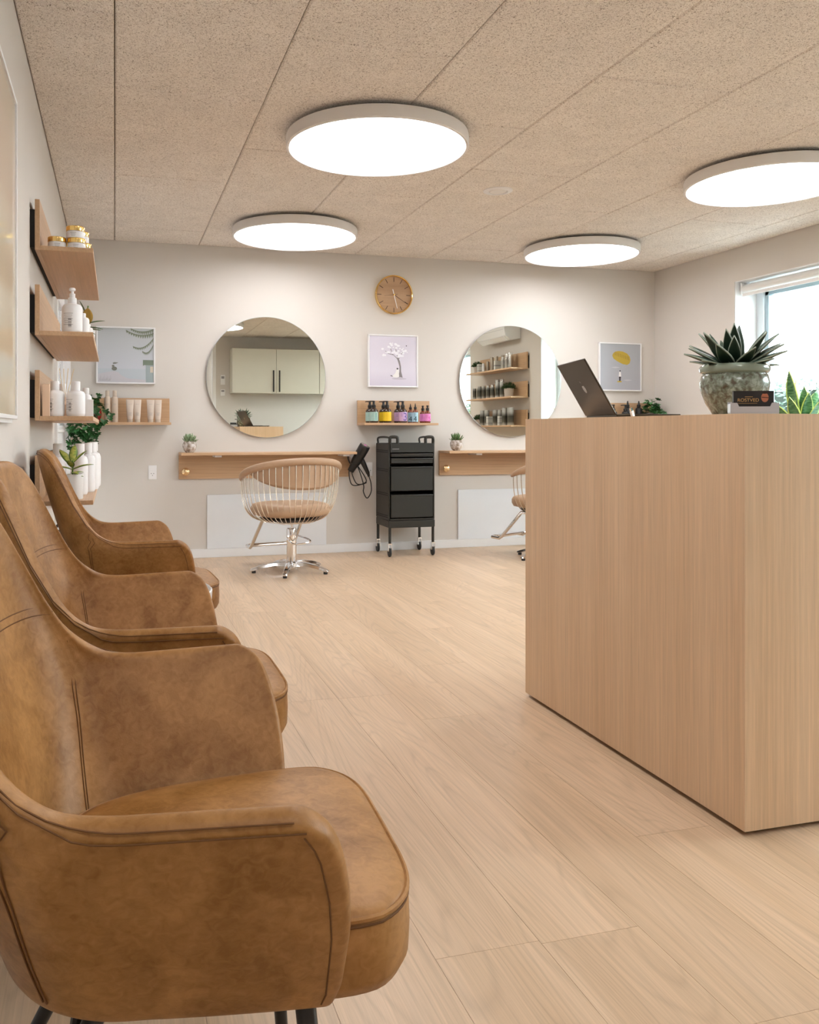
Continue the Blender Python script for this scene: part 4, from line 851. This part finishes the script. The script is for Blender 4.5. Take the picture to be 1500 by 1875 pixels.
# --- far wall, centre shelf: numbered amber bottles
def amber(label, x, y, kind, group):
    r, h, glass, lab, ink, num, top = {'1': (.034, .118, 'amber_dark', 'label_teal', 'ink_teal', '1', 'pump'), '2': (.034, .118, 'amber_dark', 'label_yellow', 'ink_yellow', '', 'pump'), '3': (.034, .118, 'amber_dark', 'label_lilac', 'ink_violet', '3', 'pump'),
        '4': (.0225, .108, 'red_amber', 'label_blue', 'ink_navy', '4', 'cone'), '5': (.0245, .098, 'red_amber', 'label_pink', 'ink_magenta', '5', 'nozzle')}[kind]
    t = thing('numbered_bottle', label, 'bottle', (x, y, zb), 0, group)
    link('bottle', lm('bottle|' + kind, [(0, 0), (r * .95, 0), (r, .004), (r, h * .72), (r * .96, h * .80), (r * .78, h * .90), (r * .45, h * .97), (r * .36, h), (0, h)], glass, 28), t)
    z0, z1 = (.014, .014 + h * .60) if kind != '4' else (.008, .012 + h * .66)
    lbo = link('label', lm('label|' + kind, [(r - .002, z0), (r + .0006, z0), (r + .0006, z1), (r - .002, z1)], lab, 36), t)
    if num:
        k = 'num|' + kind
        if k not in MC: MC[k] = bend_text(num, (z1 - z0) * (1.25 if kind in '13' else .78), ink, r, z0 + .004, {'1': .25, '3': .30, '4': -.35, '5': .35}[kind], font_w=.95)
        link('printed_number', MC[k], lbo)
    link('small_print', textlines('aprint|' + kind, r + .0006, z1 - .012, 4, r * .6, ink, -.55, .007), lbo)
    if top == 'pump':
        m = lm('collar', [(0, h), (.016, h), (.0165, h + .003), (.0165, h + .020), (.012, h + .024), (.010, h + .030), (.0095, h + .044), (.011, h + .046), (.011, h + .053), (0, h + .054)], 'black_plastic', 20); p = link('pump', m, t)
        if 'spout' not in MC: MC['spout'] = MB().tube([(0, 0, h + .050), (-.034, -.006, h + .050), (-.040, -.007, h + .046)], [.0055, .0035, .0028], 8).mesh('spout', 'black_plastic')
        link('spout', MC['spout'], p)
    elif top == 'cone':
        link('cone_cap', lm('cone', [(0, h), (.0115, h), (.012, h + .017), (.0065, h + .019), (.0045, h + .032), (.002, h + .046), (0, h + .047)], 'black_plastic', 18), t)
    else:
        link('nozzle_cap', lm('nozzle', [(0, h), (.0125, h), (.013, h + .020), (.007, h + .022), (.0065, h + .030), (.0095, h + .032), (.0095, h + .041), (0, h + .042)], 'black_plastic', 18), t)
    return t
XS = {'1': (1.940, 1.946), '2': (2.053, 2.056), '3': (2.176, 2.185), '4': (2.280, 2.290), '5': (2.385, 2.393)}
CN = {'1': 'teal-labelled bottle numbered 1', '2': 'yellow-labelled pump bottle', '3': 'lilac-labelled bottle numbered 3', '4': 'blue-labelled bottle numbered 4', '5': 'pink-labelled bottle numbered 5'}
for k, (a, b) in XS.items():
    amber('rear ' + CN[k] + ' on the centre shelf', a, 6.425, k, 'numbered bottles'); amber('front ' + CN[k] + ' on the centre shelf', b, 6.34, k, 'numbered bottles')
# --- far wall, right shelf: black bottles
for lb, x, y, kind in (('black pump bottle closest to the laptop on the far right shelf', 4.09, 6.36, 'p'), ('black pump bottle beside the black cone-tip bottle', 4.20, 6.36, 'p'), ('black cone-tip bottle behind a pump bottle on the far right shelf', 4.265, 6.42, 'c'), ('black cone-tip bottle beside the ivy on the far right shelf', 4.375, 6.42, 'c')):
    t = thing('black_bottle', lb, 'bottle', (x, y, zb), 0, 'black bottles on the far right shelf')
    h = .105 if kind == 'p' else .14; r = .027 if kind == 'p' else .030
    link('bottle', lm('bottle|b' + kind, [(0, 0), (r, 0), (r, h * .85), (r * .9, h * .93), (r * .45, h), (0, h)], 'black_plastic', 24), t)
    if kind == 'p': link('pump', lm('bpump', [(0, h), (.014, h), (.014, h + .02), (.006, h + .023), (.006, h + .045), (.010, h + .047), (.010, h + .056), (0, h + .057)], 'black_plastic', 16), t); MB().tube([(0, 0, h + .052), (-.04, 0, h + .05)], .004, 8).build('spout', 'black_plastic', t)
    else: link('cone_cap', lm('bcone', [(0, h), (.016, h), (.016, h + .022), (.010, h + .025), (.004, h + .055), (0, h + .056)], 'black_plastic', 16), t)

# --- right wall shelves (seen in the right mirror): u is the image column in the mirror
def can(key, r, h, mat, capmat=None, caph=.02, capr=.8):
    ps = [('can', lm('can|' + key, [(0, 0), (r * .96, 0), (r, .003), (r, h - .004), (r * .96, h), (0, h)], mat, 20))]
    if capmat: ps.append(('cap', lm('cap|' + key, [(0, h + .0004), (r * capr, h + .0004), (r * capr, h + caph * .8), (r * capr * .6, h + caph), (0, h + caph)], capmat, 18)))
    else: ps.append(('cap', lm('cap|' + key, [(0, h + .0004), (r * .97, h + .0004), (r * .97, h + .008), (0, h + .009)], mat, 18)))
    return ps
def carton(key, a, b, h, mat): 
    if key not in MC: MC[key] = MB().box((-a, -b, 0), (a, b, h)).mesh('carton', mat, False); MC[key + 'b'] = MB().box((-a - .0006, -b - .0006, h * .42), (a + .0006, b + .0006, h * .56)).mesh('printed_band', 'ink_grey', False)
    return [('carton', MC[key]), ('printed_band', MC[key + 'b'])]
KIND = {'dark': can('dark', .026, .155, 'smoke_can'), 'darks': can('darks', .024, .135, 'smoke_can'), 'dcap': can('dcap', .027, .135, 'smoke_can', 'silver', .035), 'dtall': can('dtall', .028, .185, 'smoke_can', 'silver', .04), 'grad': can('grad', .031, .18, 'smoke_can'), 'gradb': can('gradb', .034, .20, 'smoke_can'),
        'silt': can('silt', .022, .17, 'taupe_can'), 'sils': can('sils', .017, .12, 'taupe_can'), 'silc': can('silc', .024, .12, 'silver_can', 'silver', .03), 'tubes': can('tubes', .020, .18, 'silver'), 'wb': can('wb', .018, .085, 'white_plastic', 'white_plastic', .03), 'box': carton('cbox', .035, .028, .055, 'pale_box'), 'pbox': carton('pbox', .04, .022, .115, 'pale_box')}
NAME = {'dark': 'smoke grey can', 'darks': 'short smoke grey can', 'dcap': 'smoke grey can with silver cap', 'dtall': 'tall smoke grey can with silver cap', 'grad': 'dark-to-silver canister', 'gradb': 'tall dark-to-silver canister', 'silt': 'tall taupe can', 'sils': 'slim taupe can', 'silc': 'silver-capped can', 'tubes': 'shiny silver tube', 'wb': 'small white bottle', 'box': 'grey banded carton', 'pbox': 'pale square carton'}
rows = [('top', 0, [('box', 3.06, 0), ('box', 3.06, .056), ('wb', 3.15, 0), ('sils', 3.23, 0), ('sils', 3.28, 0), ('silt', 3.34, 0), ('sils', 3.41, 0), ('silt', 3.47, 0), ('pbox', 3.56, 0), ('silt', 3.65, 0), ('silc', 3.71, 0), ('tubes', 3.77, 0), ('silc', 3.81, 0), ('tubes', 3.86, 0), ('tubes', 3.90, 0)]),
        ('middle', 1, [('darks', 2.88, 0), ('darks', 2.94, 0), ('dark', 3.04, 0), ('dark', 3.10, 0), ('dark', 3.16, 0), ('dcap', 3.23, 0), ('dcap', 3.29, 0), ('dcap', 3.35, 0), ('dcap', 3.42, 0), ('dtall', 3.50, 0), ('dtall', 3.56, 0), ('dtall', 3.62, 0), ('dtall', 3.69, 0)]),
        ('lowest', 2, [('grad', 3.12, 0), ('grad', 3.19, 0), ('grad', 3.26, 0), ('box', 3.34, 0), ('box', 3.34, .056), ('grad', 3.43, 0), ('grad', 3.50, 0), ('grad', 3.57, 0), ('box', 3.66, 0), ('box', 3.66, .056), ('gradb', 3.76, 0), ('gradb', 3.84, 0), ('gradb', 3.93, 0)])]
for rn, si, its in rows:
    cnt = {}
    tot = {}
    for k, y, dz in its: tot[k] = tot.get(k, 0) + 1
    for i, (k, y, dz) in enumerate(its):
        cnt[k] = cnt.get(k, 0) + 1
        lb = (ORD[cnt[k] - 1] + ' ' if tot[k] > 1 else '') + NAME[k] + (' from the left' if tot[k] > 1 else '') + ' on the ' + rn + ' mirrored shelf'
        item('carton' if 'box' in k else 'styling_can' if k != 'wb' else 'white_bottle', lb, 'box' if 'box' in k else 'bottle' if k == 'wb' else 'can', (XR - .14 + (.03 if i % 2 and 'box' not in k else 0), y, ZS[si] + dz), KIND[k], 'products on the mirrored shelves')
# ================================================================= plants
def put_fol(parent, n, r, h, mat, seed=1, zc=0., lw=.004, ll=.05):
    """bushy grass: many thin blades in one part"""
    rr = random.Random(seed); vs = []; fs = []
    for i in range(n):
        d = Vector((rr.gauss(0, 1), rr.gauss(0, 1), abs(rr.gauss(0, .9)) + .15)).normalized(); b = Vector((d.x * r * .25, d.y * r * .25, zc)); p = b + Vector((d.x * r, d.y * r, d.z * h)) * rr.uniform(.4, 1.0)
        s = d.orthogonal().normalized(); q = d + Vector((rr.gauss(0, .5), rr.gauss(0, .5), rr.gauss(0, .4))); q.normalize(); o = len(vs); s = q.orthogonal().normalized()
        s.rotate(Matrix.Rotation(rr.uniform(0, 3.1), 3, q)); L_ = ll * rr.uniform(.6, 1.1)
        vs += [p - q * L_ * .5, p + s * lw, p + q * L_ * .5, p - s * lw]; fs.append((o, o + 1, o + 2, o + 3))
    f = MB().add(vs, fs).build('foliage', mat, parent, smooth=False); f['kind'] = 'stuff'; return f
for lb, y, z, rp in (('grassy plant in a beige pot at the left end of the top mirrored shelf', 2.96, ZS[0], .050), ('grassy plant in a beige pot at the right end of the middle mirrored shelf', 3.86, ZS[1], .058), ('grassy plant in a beige pot at the left end of the lowest mirrored shelf', 3.00, ZS[2], .046)):
    t = thing('potted_grass', lb, 'plant', (XR - .135, y, z), 0, 'grassy pot plants on the mirrored shelves')
    MB().lathe([(0, 0), (rp * .86, 0), (rp, rp * 1.75), (rp * .92, rp * 1.75), (rp * .9, rp * 1.6), (0, rp * 1.58)], 28).build('pot', 'concrete_pot', t)
    put_fol(t, 900, rp * 1.25, rp * 1.5, 'grass_green', 3, rp * 1.55, .0028, .034)
# agave on the desk
PX, PY = 1.62, 1.94
t = thing('potted_agave', 'agave with pointed leaves in a glazed green pot on the reception desk', 'plant', (PX, PY, CZ))
MB().lathe([(0, 0), (.050, 0), (.056, .004), (.073, .032), (.086, .068), (.0885, .088), (.0845, .108), (.078, .116), (.070, .116), (.070, .10), (0, .10)], 48).build('pot', 'mottled_glaze', t)
MB().lathe([(.068, .113), (.080, .112), (.0875, .117), (.090, .125), (.0875, .133), (.080, .138), (.071, .137), (.068, .130)], 48).build('pot_rim', 'celadon_glaze', t)
MB().lathe([(0, .128), (.068, .128), (.069, .120), (0, .12)], 32).build('soil', 'soil', t)
ag = leaf_mesh('leaf', 'agave_leaf', .125, .037, .25, .45, 8, lambda q: (.78 + .55 * q) if q < .4 else 1.0 * (1 - ((q - .4) / .6) ** 1.6))
for i, (az, tl, s) in enumerate(((-55, 6, 1.0), (140, 12, 1.0), (15, 22, .95), (250, 24, .98), (95, 34, 1.05), (-20, 36, 1.0), (200, 30, .95), (310, 42, .95), (60, 50, .95), (120, 52, 1.02), (165, 56, .95), (225, 50, 1.0), (275, 58, .9), (340, 56, .95), (30, 66, .9), (100, 70, .9), (190, 70, .9), (250, 74, .86), (300, 72, .9), (-5, 74, .85), (50, 27, 1.0), (38, 46, 1.0), (66, 60, 1.0), (230, 36, 1.05), (218, 60, 1.0), (246, 47, 1.0), (140, 34, .9), (125, 22, .95))):
    put_leaf(ag, t, (.012 * -math.sin(R(az)), .012 * math.cos(R(az)), .128), az, tl, s, thick=.004)
# snake plant on the desk
t = thing('snake_plant', 'snake plant with yellow-edged leaves in front of the window at the right edge', 'plant', (4.69, 4.925, WZ0 + .0225))
MB().lathe([(0, 0), (.065, 0), (.082, .11), (.085, .14), (.076, .14), (.074, .125), (0, .125)], 32).build('pot', 'white_ceramic', t)
MB().lathe([(0, .126), (.073, .126), (.073, .120), (0, .120)], 28).build('soil', 'soil', t)
sn = leaf_mesh('leaf', 'snake_leaf', .115, .034, .12, .35, 8, lambda q: (.45 + 1.1 * q) if q < .5 else 1.0 * (1 - ((q - .5) / .5) ** 2.2))
for az, tl, s, ro in ((130, 10, 2.7, 150), (20, 5, 3.75, 60), (-40, 9, 3.4, 70), (150, 18, 2.5, 10), (-80, 24, 2.9, 30), (-120, 16, 2.9, 0), (160, 40, 2.4, 20), (110, 30, 2.5, 0), (-140, 34, 2.9, 10), (60, 40, 2.7, 40), (-60, 40, 2.7, 20)):
    put_leaf(sn, t, (.022 * -math.sin(R(az)), .022 * math.cos(R(az)), .124), az, tl, s, ro, .002)
t = thing('snake_plant', 'snake plant on the sill of the window reflected at the edge of the right mirror', 'plant', (XR + .07, 2.20, WZ0 + .022))
MB().lathe([(0, 0), (.05, 0), (.06, .09), (.052, .09), (.05, .08), (0, .08)], 28).build('pot', 'white_ceramic', t)
for az, tl, s, ro in ((0, 6, 2.6, 20), (80, 12, 2.2, 60), (160, 10, 2.4, -30), (240, 14, 2.0, 10), (300, 20, 1.8, 30)): put_leaf(sn, t, (0, 0, .08), az, tl, s, ro, .002)
# rosette succulents on the consoles
def succulent(label, x, leafm, seed, sp):
    rr = random.Random(seed); t = thing('potted_succulent', label, 'plant', (x, 6.40, .8035), 0, 'small succulents on the consoles')
    MB().lathe([(0, 0), (.026, 0), (.042, .016), (.052, .042), (.0515, .062), (.045, .078), (.038, .086), (.034, .085), (.036, .074), (0, .072)], 28).build('pot', 'crackle_silver', t)
    for ring, (n, tl, s) in enumerate(((5, 10, .85), (8, 32, 1.0), (10, 56, 1.05), (9, 78, .95))):
        for i in range(n):
            az = 360 * i / n + ring * 23 + rr.uniform(-8, 8); put_leaf(leafm, t, (.008 * -math.sin(R(az)), .008 * math.cos(R(az)), .080 - ring * .001), az, tl + rr.uniform(-8, 8) + sp, s * rr.uniform(.85, 1.1), thick=.003)
su = leaf_mesh('leaf', 'succulent_pale', .062, .024, -.35, .4, 6, lambda q: (.4 + 1.0 * q) if q < .6 else 1.0 * (1 - ((q - .6) / .4) ** 2)); su2 = leaf_mesh('leaf', 'succulent_leaf', .066, .017, -.3, .4, 6)
succulent('small rosette succulent in a crackled pot on the left console', .535, su, 4, 0); succulent('small spiky succulent in a crackled pot on the right console', 2.665, su2, 9, -4)
# ivy
def ivy_leaf(mat):
    pts = [(0, 0), (.016, -.006), (.026, .006), (.016, .014), (.022, .026), (.010, .024), (0, .042), (-.010, .024), (-.022, .026), (-.016, .014), (-.026, .006), (-.016, -.006)]
    vs = [(0, .003, .010)] + [(x, -.004 * abs(x) / .026, z) for x, z in pts]; fs = [(0, i + 1, (i + 1) % 12 + 1) for i in range(12)]
    me = bpy.data.meshes.new('leaf'); me.from_pydata(vs, [], fs); me.materials.append(MATS[mat]); return me
iv, ivl = ivy_leaf('ivy_green'), ivy_leaf('ivy_light')
def ivy(label, loc, potmat, vines, seed, bushy=26, rp=.045, hp=.10, spread=.07, h=.10):
    rr = random.Random(seed); t = thing('potted_ivy', label, 'plant', loc, 0, 'ivy plants')
    MB().lathe([(0, 0), (rp * .7, 0), (rp * .95, hp * .35), (rp * 1.05, hp * .6), (rp * .9, hp), (rp * .8, hp), (rp * .82, hp * .88), (0, hp * .86)], 28).build('pot', potmat, t)
    for i in range(bushy):
        a = rr.uniform(0, 360); el = rr.uniform(.1, 1.0); r_ = spread * (1 - el * .45) * rr.uniform(.4, 1.0)
        p = (r_ * -math.sin(R(a)), r_ * math.cos(R(a)), hp + h * el * rr.uniform(.3, 1.0)); put_leaf(iv if rr.random() < .8 else ivl, t, p, a, rr.uniform(60, 130), rr.uniform(.8, 1.25), rr.uniform(-40, 40), 0)
        if i % 3 == 0: MB().tube([(0, 0, hp * .86), (p[0] * .6, p[1] * .6, p[2] * .95), p], .0014, 5).build('stem', 'stem_green', t)
    for pts in vines:
        path = smoothpath(pts, 5); MB().tube(path, .0014, 5).build('vine', 'stem_green', t)
        for k in range(2, len(path), 1):
            p = path[k]; put_leaf(iv if rr.random() < .8 else ivl, t, (p.x + rr.uniform(-.012, .012), p.y - rr.uniform(.0, .02), p.z), rr.uniform(120, 240), rr.uniform(120, 165), rr.uniform(.75, 1.3), rr.uniform(-40, 40), 0)
ivy('trailing ivy in a dark red pot on the far left shelf', (-.135, 6.36, zb), 'red_glaze', [[(0, -.03, .09), (-.03, -.085, .11), (.06 * k - .13 - .03 * (k % 2), -.16, .06), (.045 * k - .155, -.215, -.02), (.042 * k - .16, -.22, -.09), (.042 * k - .155, -.22, -.17 + .03 * (k % 3))] for k in range(5)], 5, 26, .045, .10, .055, .11)
ivy('bushy ivy on the far right shelf beside the black bottles', (4.475, 6.38, zb), 'concrete_pot', [[(.0, -.03, .09), (.02, -.1, .10), (.04, -.18, .04)], [(.0, -.03, .09), (-.03, -.1, .10), (-.02, -.18, .05)]], 8, 64, .045, .09, .085, .13)
# croton in a white pot on the lowest left shelf
t = thing('potted_croton', 'yellow-green croton in a white cylinder pot on the lowest left shelf', 'plant', (-.165, 3.62, ZS[3]))
MB().lathe([(0, 0), (.040, 0), (.042, .003), (.044, .098), (.0435, .101), (.040, .101), (.039, .09), (0, .09)], 36).build('pot', 'white_ceramic', t)
MB().lathe([(0, .092), (.0388, .092), (.0388, .0895), (0, .0895)], 24).build('soil', 'soil', t)
cr_ = leaf_mesh('leaf', 'croton_leaf', .085, .036, .5, .3, 7)
MB().tube([(0, 0, .09), (.002, 0, .13), (0, 0, .155)], .003, 6).build('stem', 'stem_green', t)
for az, tl, s, z in ((40, 30, 1.2, .135), (-10, 12, .95, .15), (-70, 28, .9, .145), (95, 60, .95, .12), (-100, 55, 1.0, .12), (170, 45, .8, .13), (200, 70, .8, .105), (-40, 68, .75, .105), (60, 78, .6, .098), (-120, 76, .6, .098)): put_leaf(cr_, t, (0, 0, z), az, tl, s)
# rubber plant on the second shelf
t = thing('rubber_plant', 'small rubber plant behind the white bottles on the second left shelf', 'plant', (-.125, 4.02, ZS[1]))
MB().lathe([(0, 0), (.035, 0), (.042, .06), (.037, .06), (.036, .05), (0, .05)], 28).build('pot', 'white_ceramic', t)
MB().tube([(0, 0, .05), (.004, -.004, .12), (.01, -.01, .17)], .003, 6).build('stem', 'stem_green', t)
ru, rub = leaf_mesh('leaf', 'rubber_leaf', .085, .034, .35, .2, 7), leaf_mesh('leaf', 'rubber_leaf_back', .08, .05, .3, .15, 7)
for me, az, tl, s, z in ((ru, 100, 8, .9, .12), (rub, 190, 12, 1.0, .085), (ru, -80, 62, .95, .09), (ru, -100, 82, .85, .075), (ru, -60, 74, .8, .065), (ru, 60, 60, .9, .10), (ru, -130, 98, .6, .06)): put_leaf(me, t, (.004, -.004, z), az, tl, s)

# ================================================================= on the desk: laptop, adapter, card holder
t = thing('laptop', 'open dark grey laptop on the reception desk, seen from behind', 'laptop', (1.56, 2.41, CZ), -13)
# local: hinge along +y from 0 to LW, user side +x
LW, LD = .302, .212
MB().box((0, 0, .003), (LD, LW, .0125)).build('base', 'laptop_grey', t, bev=.002)
kb = MB().box((.045, .02, .0126), (.135, LW - .02, .0129)).build('keyboard_bed', 'key_black', t); km = MB().box((0, 0, 0), (.0145, .0165, .0012)).mesh('key', 'key_black', False)
for r_ in range(5):
    for c_ in range(13): link('key', km, kb, (.047 + r_ * .0176, .0225 + c_ * .0198, .013))
MB().box((.142, LW / 2 - .055, .0126), (.205, LW / 2 + .055, .0130)).build('touchpad', 'laptop_grey', t)
for x, y in ((.015, .02), (.015, LW - .02), (LD - .015, .02), (LD - .015, LW - .02)): MB().lathe([(0, 0), (.006, 0), (.006, .0031), (0, .0031)], 12, (x, y, 0)).build('foot', 'rubber_black', t)
lid = MB().box((-.006, 0, 0), (0, LW, .208)).build('lid', 'laptop_grey', t, (0.001, 0, .0125), (0, R(-30), 0), bev=.0025)
MB().box((0.0001, .006, .010), (.0006, LW - .006, .203)).build('screen', 'screen_dark', lid)
ap = [(LW / 2 + (.014) * math.cos(R(a)) * (1 + .06 * math.sin(R(2 * a))), .104 + (.015) * math.sin(R(a)) - (.003 if 70 < a < 110 else 0)) for a in range(0, 360, 15)]
m = MB().prism(ap, -.0064, -.0059, 'X'); m.prism([(LW / 2 + .002, .124), (LW / 2 + .010, .134), (LW / 2 + .004, .133)], -.0064, -.0059, 'X'); m.build('lid_emblem', 'laptop_logo', lid, smooth=False)
t = thing('usb_stick', 'tiny white plug leaning beside the laptop on the desk', 'adapter', (1.578, 2.352, CZ), 20)
MB().box((-.006, -.004, 0), (.006, .004, .020)).build('body', 'white_plastic', t, (0.006, 0, .0025), (0, R(-24), 0), bev=.0015); MB().box((-.0045, -.003, .0201), (.0045, .003, .030)).build('metal_tip', 'chrome', t, (0.006, 0, .0025), (0, R(-24), 0))
CHX, CHY = 1.512, 1.745
t = thing('card_holder', 'clear acrylic card holder at the corner of the reception desk', 'holder', (CHX, CHY, CZ), -28)
hw = .0555
MB().box((-hw, -.016, 0), (hw, .016, .004)).build('base', 'acrylic', t, bev=.001); MB().box((-hw, .0135, .004), (hw, .016, .030)).build('back', 'acrylic', t)
MB().prism([(-hw, .004), (hw, .004), (hw, .027), (hw - .016, .027), (hw - .020, .018), (-hw + .020, .018), (-hw + .016, .027), (-hw, .027)], -.016, -.0135, 'Y').build('front_lip', 'acrylic', t)
for s in (-1, 1): MB().box((s * hw - (.0025 if s > 0 else 0), -.0135, .004), (s * hw + (.0025 if s < 0 else 0), .0135, .025)).build('side', 'acrylic', t)
cd = thing('business_cards', 'black business cards with gold lettering standing in the acrylic holder', 'cards', (CHX, CHY, CZ + .0042), -28)
c = MB().box((-.046, -.006, 0), (.046, .009, .0525)).build('card_stack', 'card_black', cd, (0, .0, 0))
me = bend_text('ROSTVED', .0115, 'card_gold', 0, .026, 0, .0002, 1.0)
link('lettering', me, c, (-.0125, -.0064, 0)); m = MB()
m.box((-.036, -.0064, .0215), (.008, -.0061, .0221)); m.box((-.020, -.0064, .0372), (-.002, -.0061, .0384)); m.build('printed_lines', 'card_gold', c, smooth=False)
flat('printed_portrait', circ(.0085, 18, (.0255, .036), .0115), -.0062, 'skin_print', c); flat('printed_hair', circ(.0092, 16, (.0250, .0480), .0030), -.0066, 'hair_print', c)
flat('printed_glasses', [(.018, .0358), (.034, .0344), (.034, .0362), (.018, .0376)], -.0067, 'hair_print', c)

# ================================================================= kitchenette behind the desk (reflected in the left mirror)
for k, (x0, lb) in enumerate(((1.66, 'pale wall cabinet with two doors and black bar handles, reflected in the left mirror'), (2.975, 'pale wall cabinet at the right rim of the left mirror reflection'))):
    t = thing('wall_cabinet', lb, 'cabinet', (x0, YR, 1.515), 0, 'wall cabinets behind the desk'); CW = 1.31; CH = .655
    MB().box((0, 0, 0), (CW, .32, CH)).build('carcass', 'cabinet_front', t, bev=.001)
    for i in (0, 1):
        dr = MB().box((i * CW / 2 + .002, .321, .0), (i * CW / 2 + CW / 2 - .002, .340, CH)).build('door', 'cabinet_front', t, bev=.0015)
        hx = CW / 2 + (-.045 if i == 0 else .045)
        MB().box((hx - .010, .352, .02), (hx + .010, .362, .34)).box((hx - .006, .340, .05), (hx + .006, .353, .065)).box((hx - .006, .340, .295), (hx + .006, .353, .31)).build('handle', 'black_metal', dr, bev=.002)
for k in range(4):
    t = thing('base_cabinet', ORD[k] + ' pale base cabinet from the passage under the kitchen worktop', 'cabinet', (1.68 + k * .72, YR + .002, 0), 0, 'base cabinets behind the desk')
    MB().box((0, 0, .10), (.718, .56, .83)).build('carcass', 'cabinet_front', t); MB().box((.02, .005, 0), (.70, .50, .10)).build('plinth', 'black_felt', t)
    dr = MB().box((.002, .561, .10), (.716, .58, .828)).build('door', 'cabinet_front', t, bev=.0015); MB().box((.03, .592, .48), (.05, .602, .80)).box((.034, .580, .51), (.046, .593, .525)).box((.034, .580, .755), (.046, .593, .77)).build('handle', 'black_metal', dr, bev=.002)
tag(MB().box((1.68, YR, .832), (XR, YR + .60, .862)).build('kitchen_worktop', 'worktop', bev=.003), 'grey kitchen worktop along the wall behind the reception desk', 'worktop')
for x, lb in ((1.735, 'black soap pump bottle at the end of the kitchen worktop, reflected in the left mirror'), (1.83, 'second black pump bottle on the kitchen worktop, reflected in the left mirror')):
    t = thing('soap_dispenser', lb, 'bottle', (x, YR + .38, .8625), 0, 'soap dispensers on the kitchen worktop')
    h = .20
    link('bottle', lm('soap', [(0, 0), (.036, 0), (.037, .004), (.037, h * .85), (.030, h * .94), (.015, h), (0, h)], 'black_plastic', 24), t)
    link('pump', lm('soappump', [(0, h), (.016, h), (.016, h + .025), (.007, h + .028), (.007, h + .055), (.012, h + .058), (.012, h + .07), (0, h + .071)], 'black_plastic', 18), t); MB().tube([(0, 0, h + .064), (-.045, .0, h + .062)], .005, 8).build('spout', 'black_plastic', t)
for z, hh, lb in ((1.72, .15, 'white intercom panel left of the mirrored cabinets'), (1.53, .10, 'white thermostat below the intercom, left of the mirrored cabinets')):
    t = thing('wall_control', lb, 'control panel', (1.56, YR, z), 0, 'wall controls'); MB().box((-.035, 0, -hh / 2), (.035, .02, hh / 2)).build('case', 'white_plastic', t, bev=.004); MB().box((-.022, .0201, hh * .12), (.022, .022, hh * .36)).build('display', 'ink_grey', t)
# air conditioner on the right wall
t = thing('air_conditioner', 'white air conditioner high on the window wall, reflected in the right mirror', 'air conditioner', (XR, 3.50, 2.03))
MB().prism([(0, .02), (-.13, 0), (-.20, .05), (-.215, .12), (-.21, .25), (-.19, .285), (0, .285)], -.40, .40, 'Y').build('case', 'white_plastic', t, bev=.006)
MB().box((-.216, -.37, .125), (-.2145, .37, .127)).build('front_seam', 'ink_grey', t); MB().prism([(-.145, .004), (-.198, .045), (-.203, .041), (-.149, .0)], -.36, .36, 'Y').build('air_flap', 'white_plastic', t)
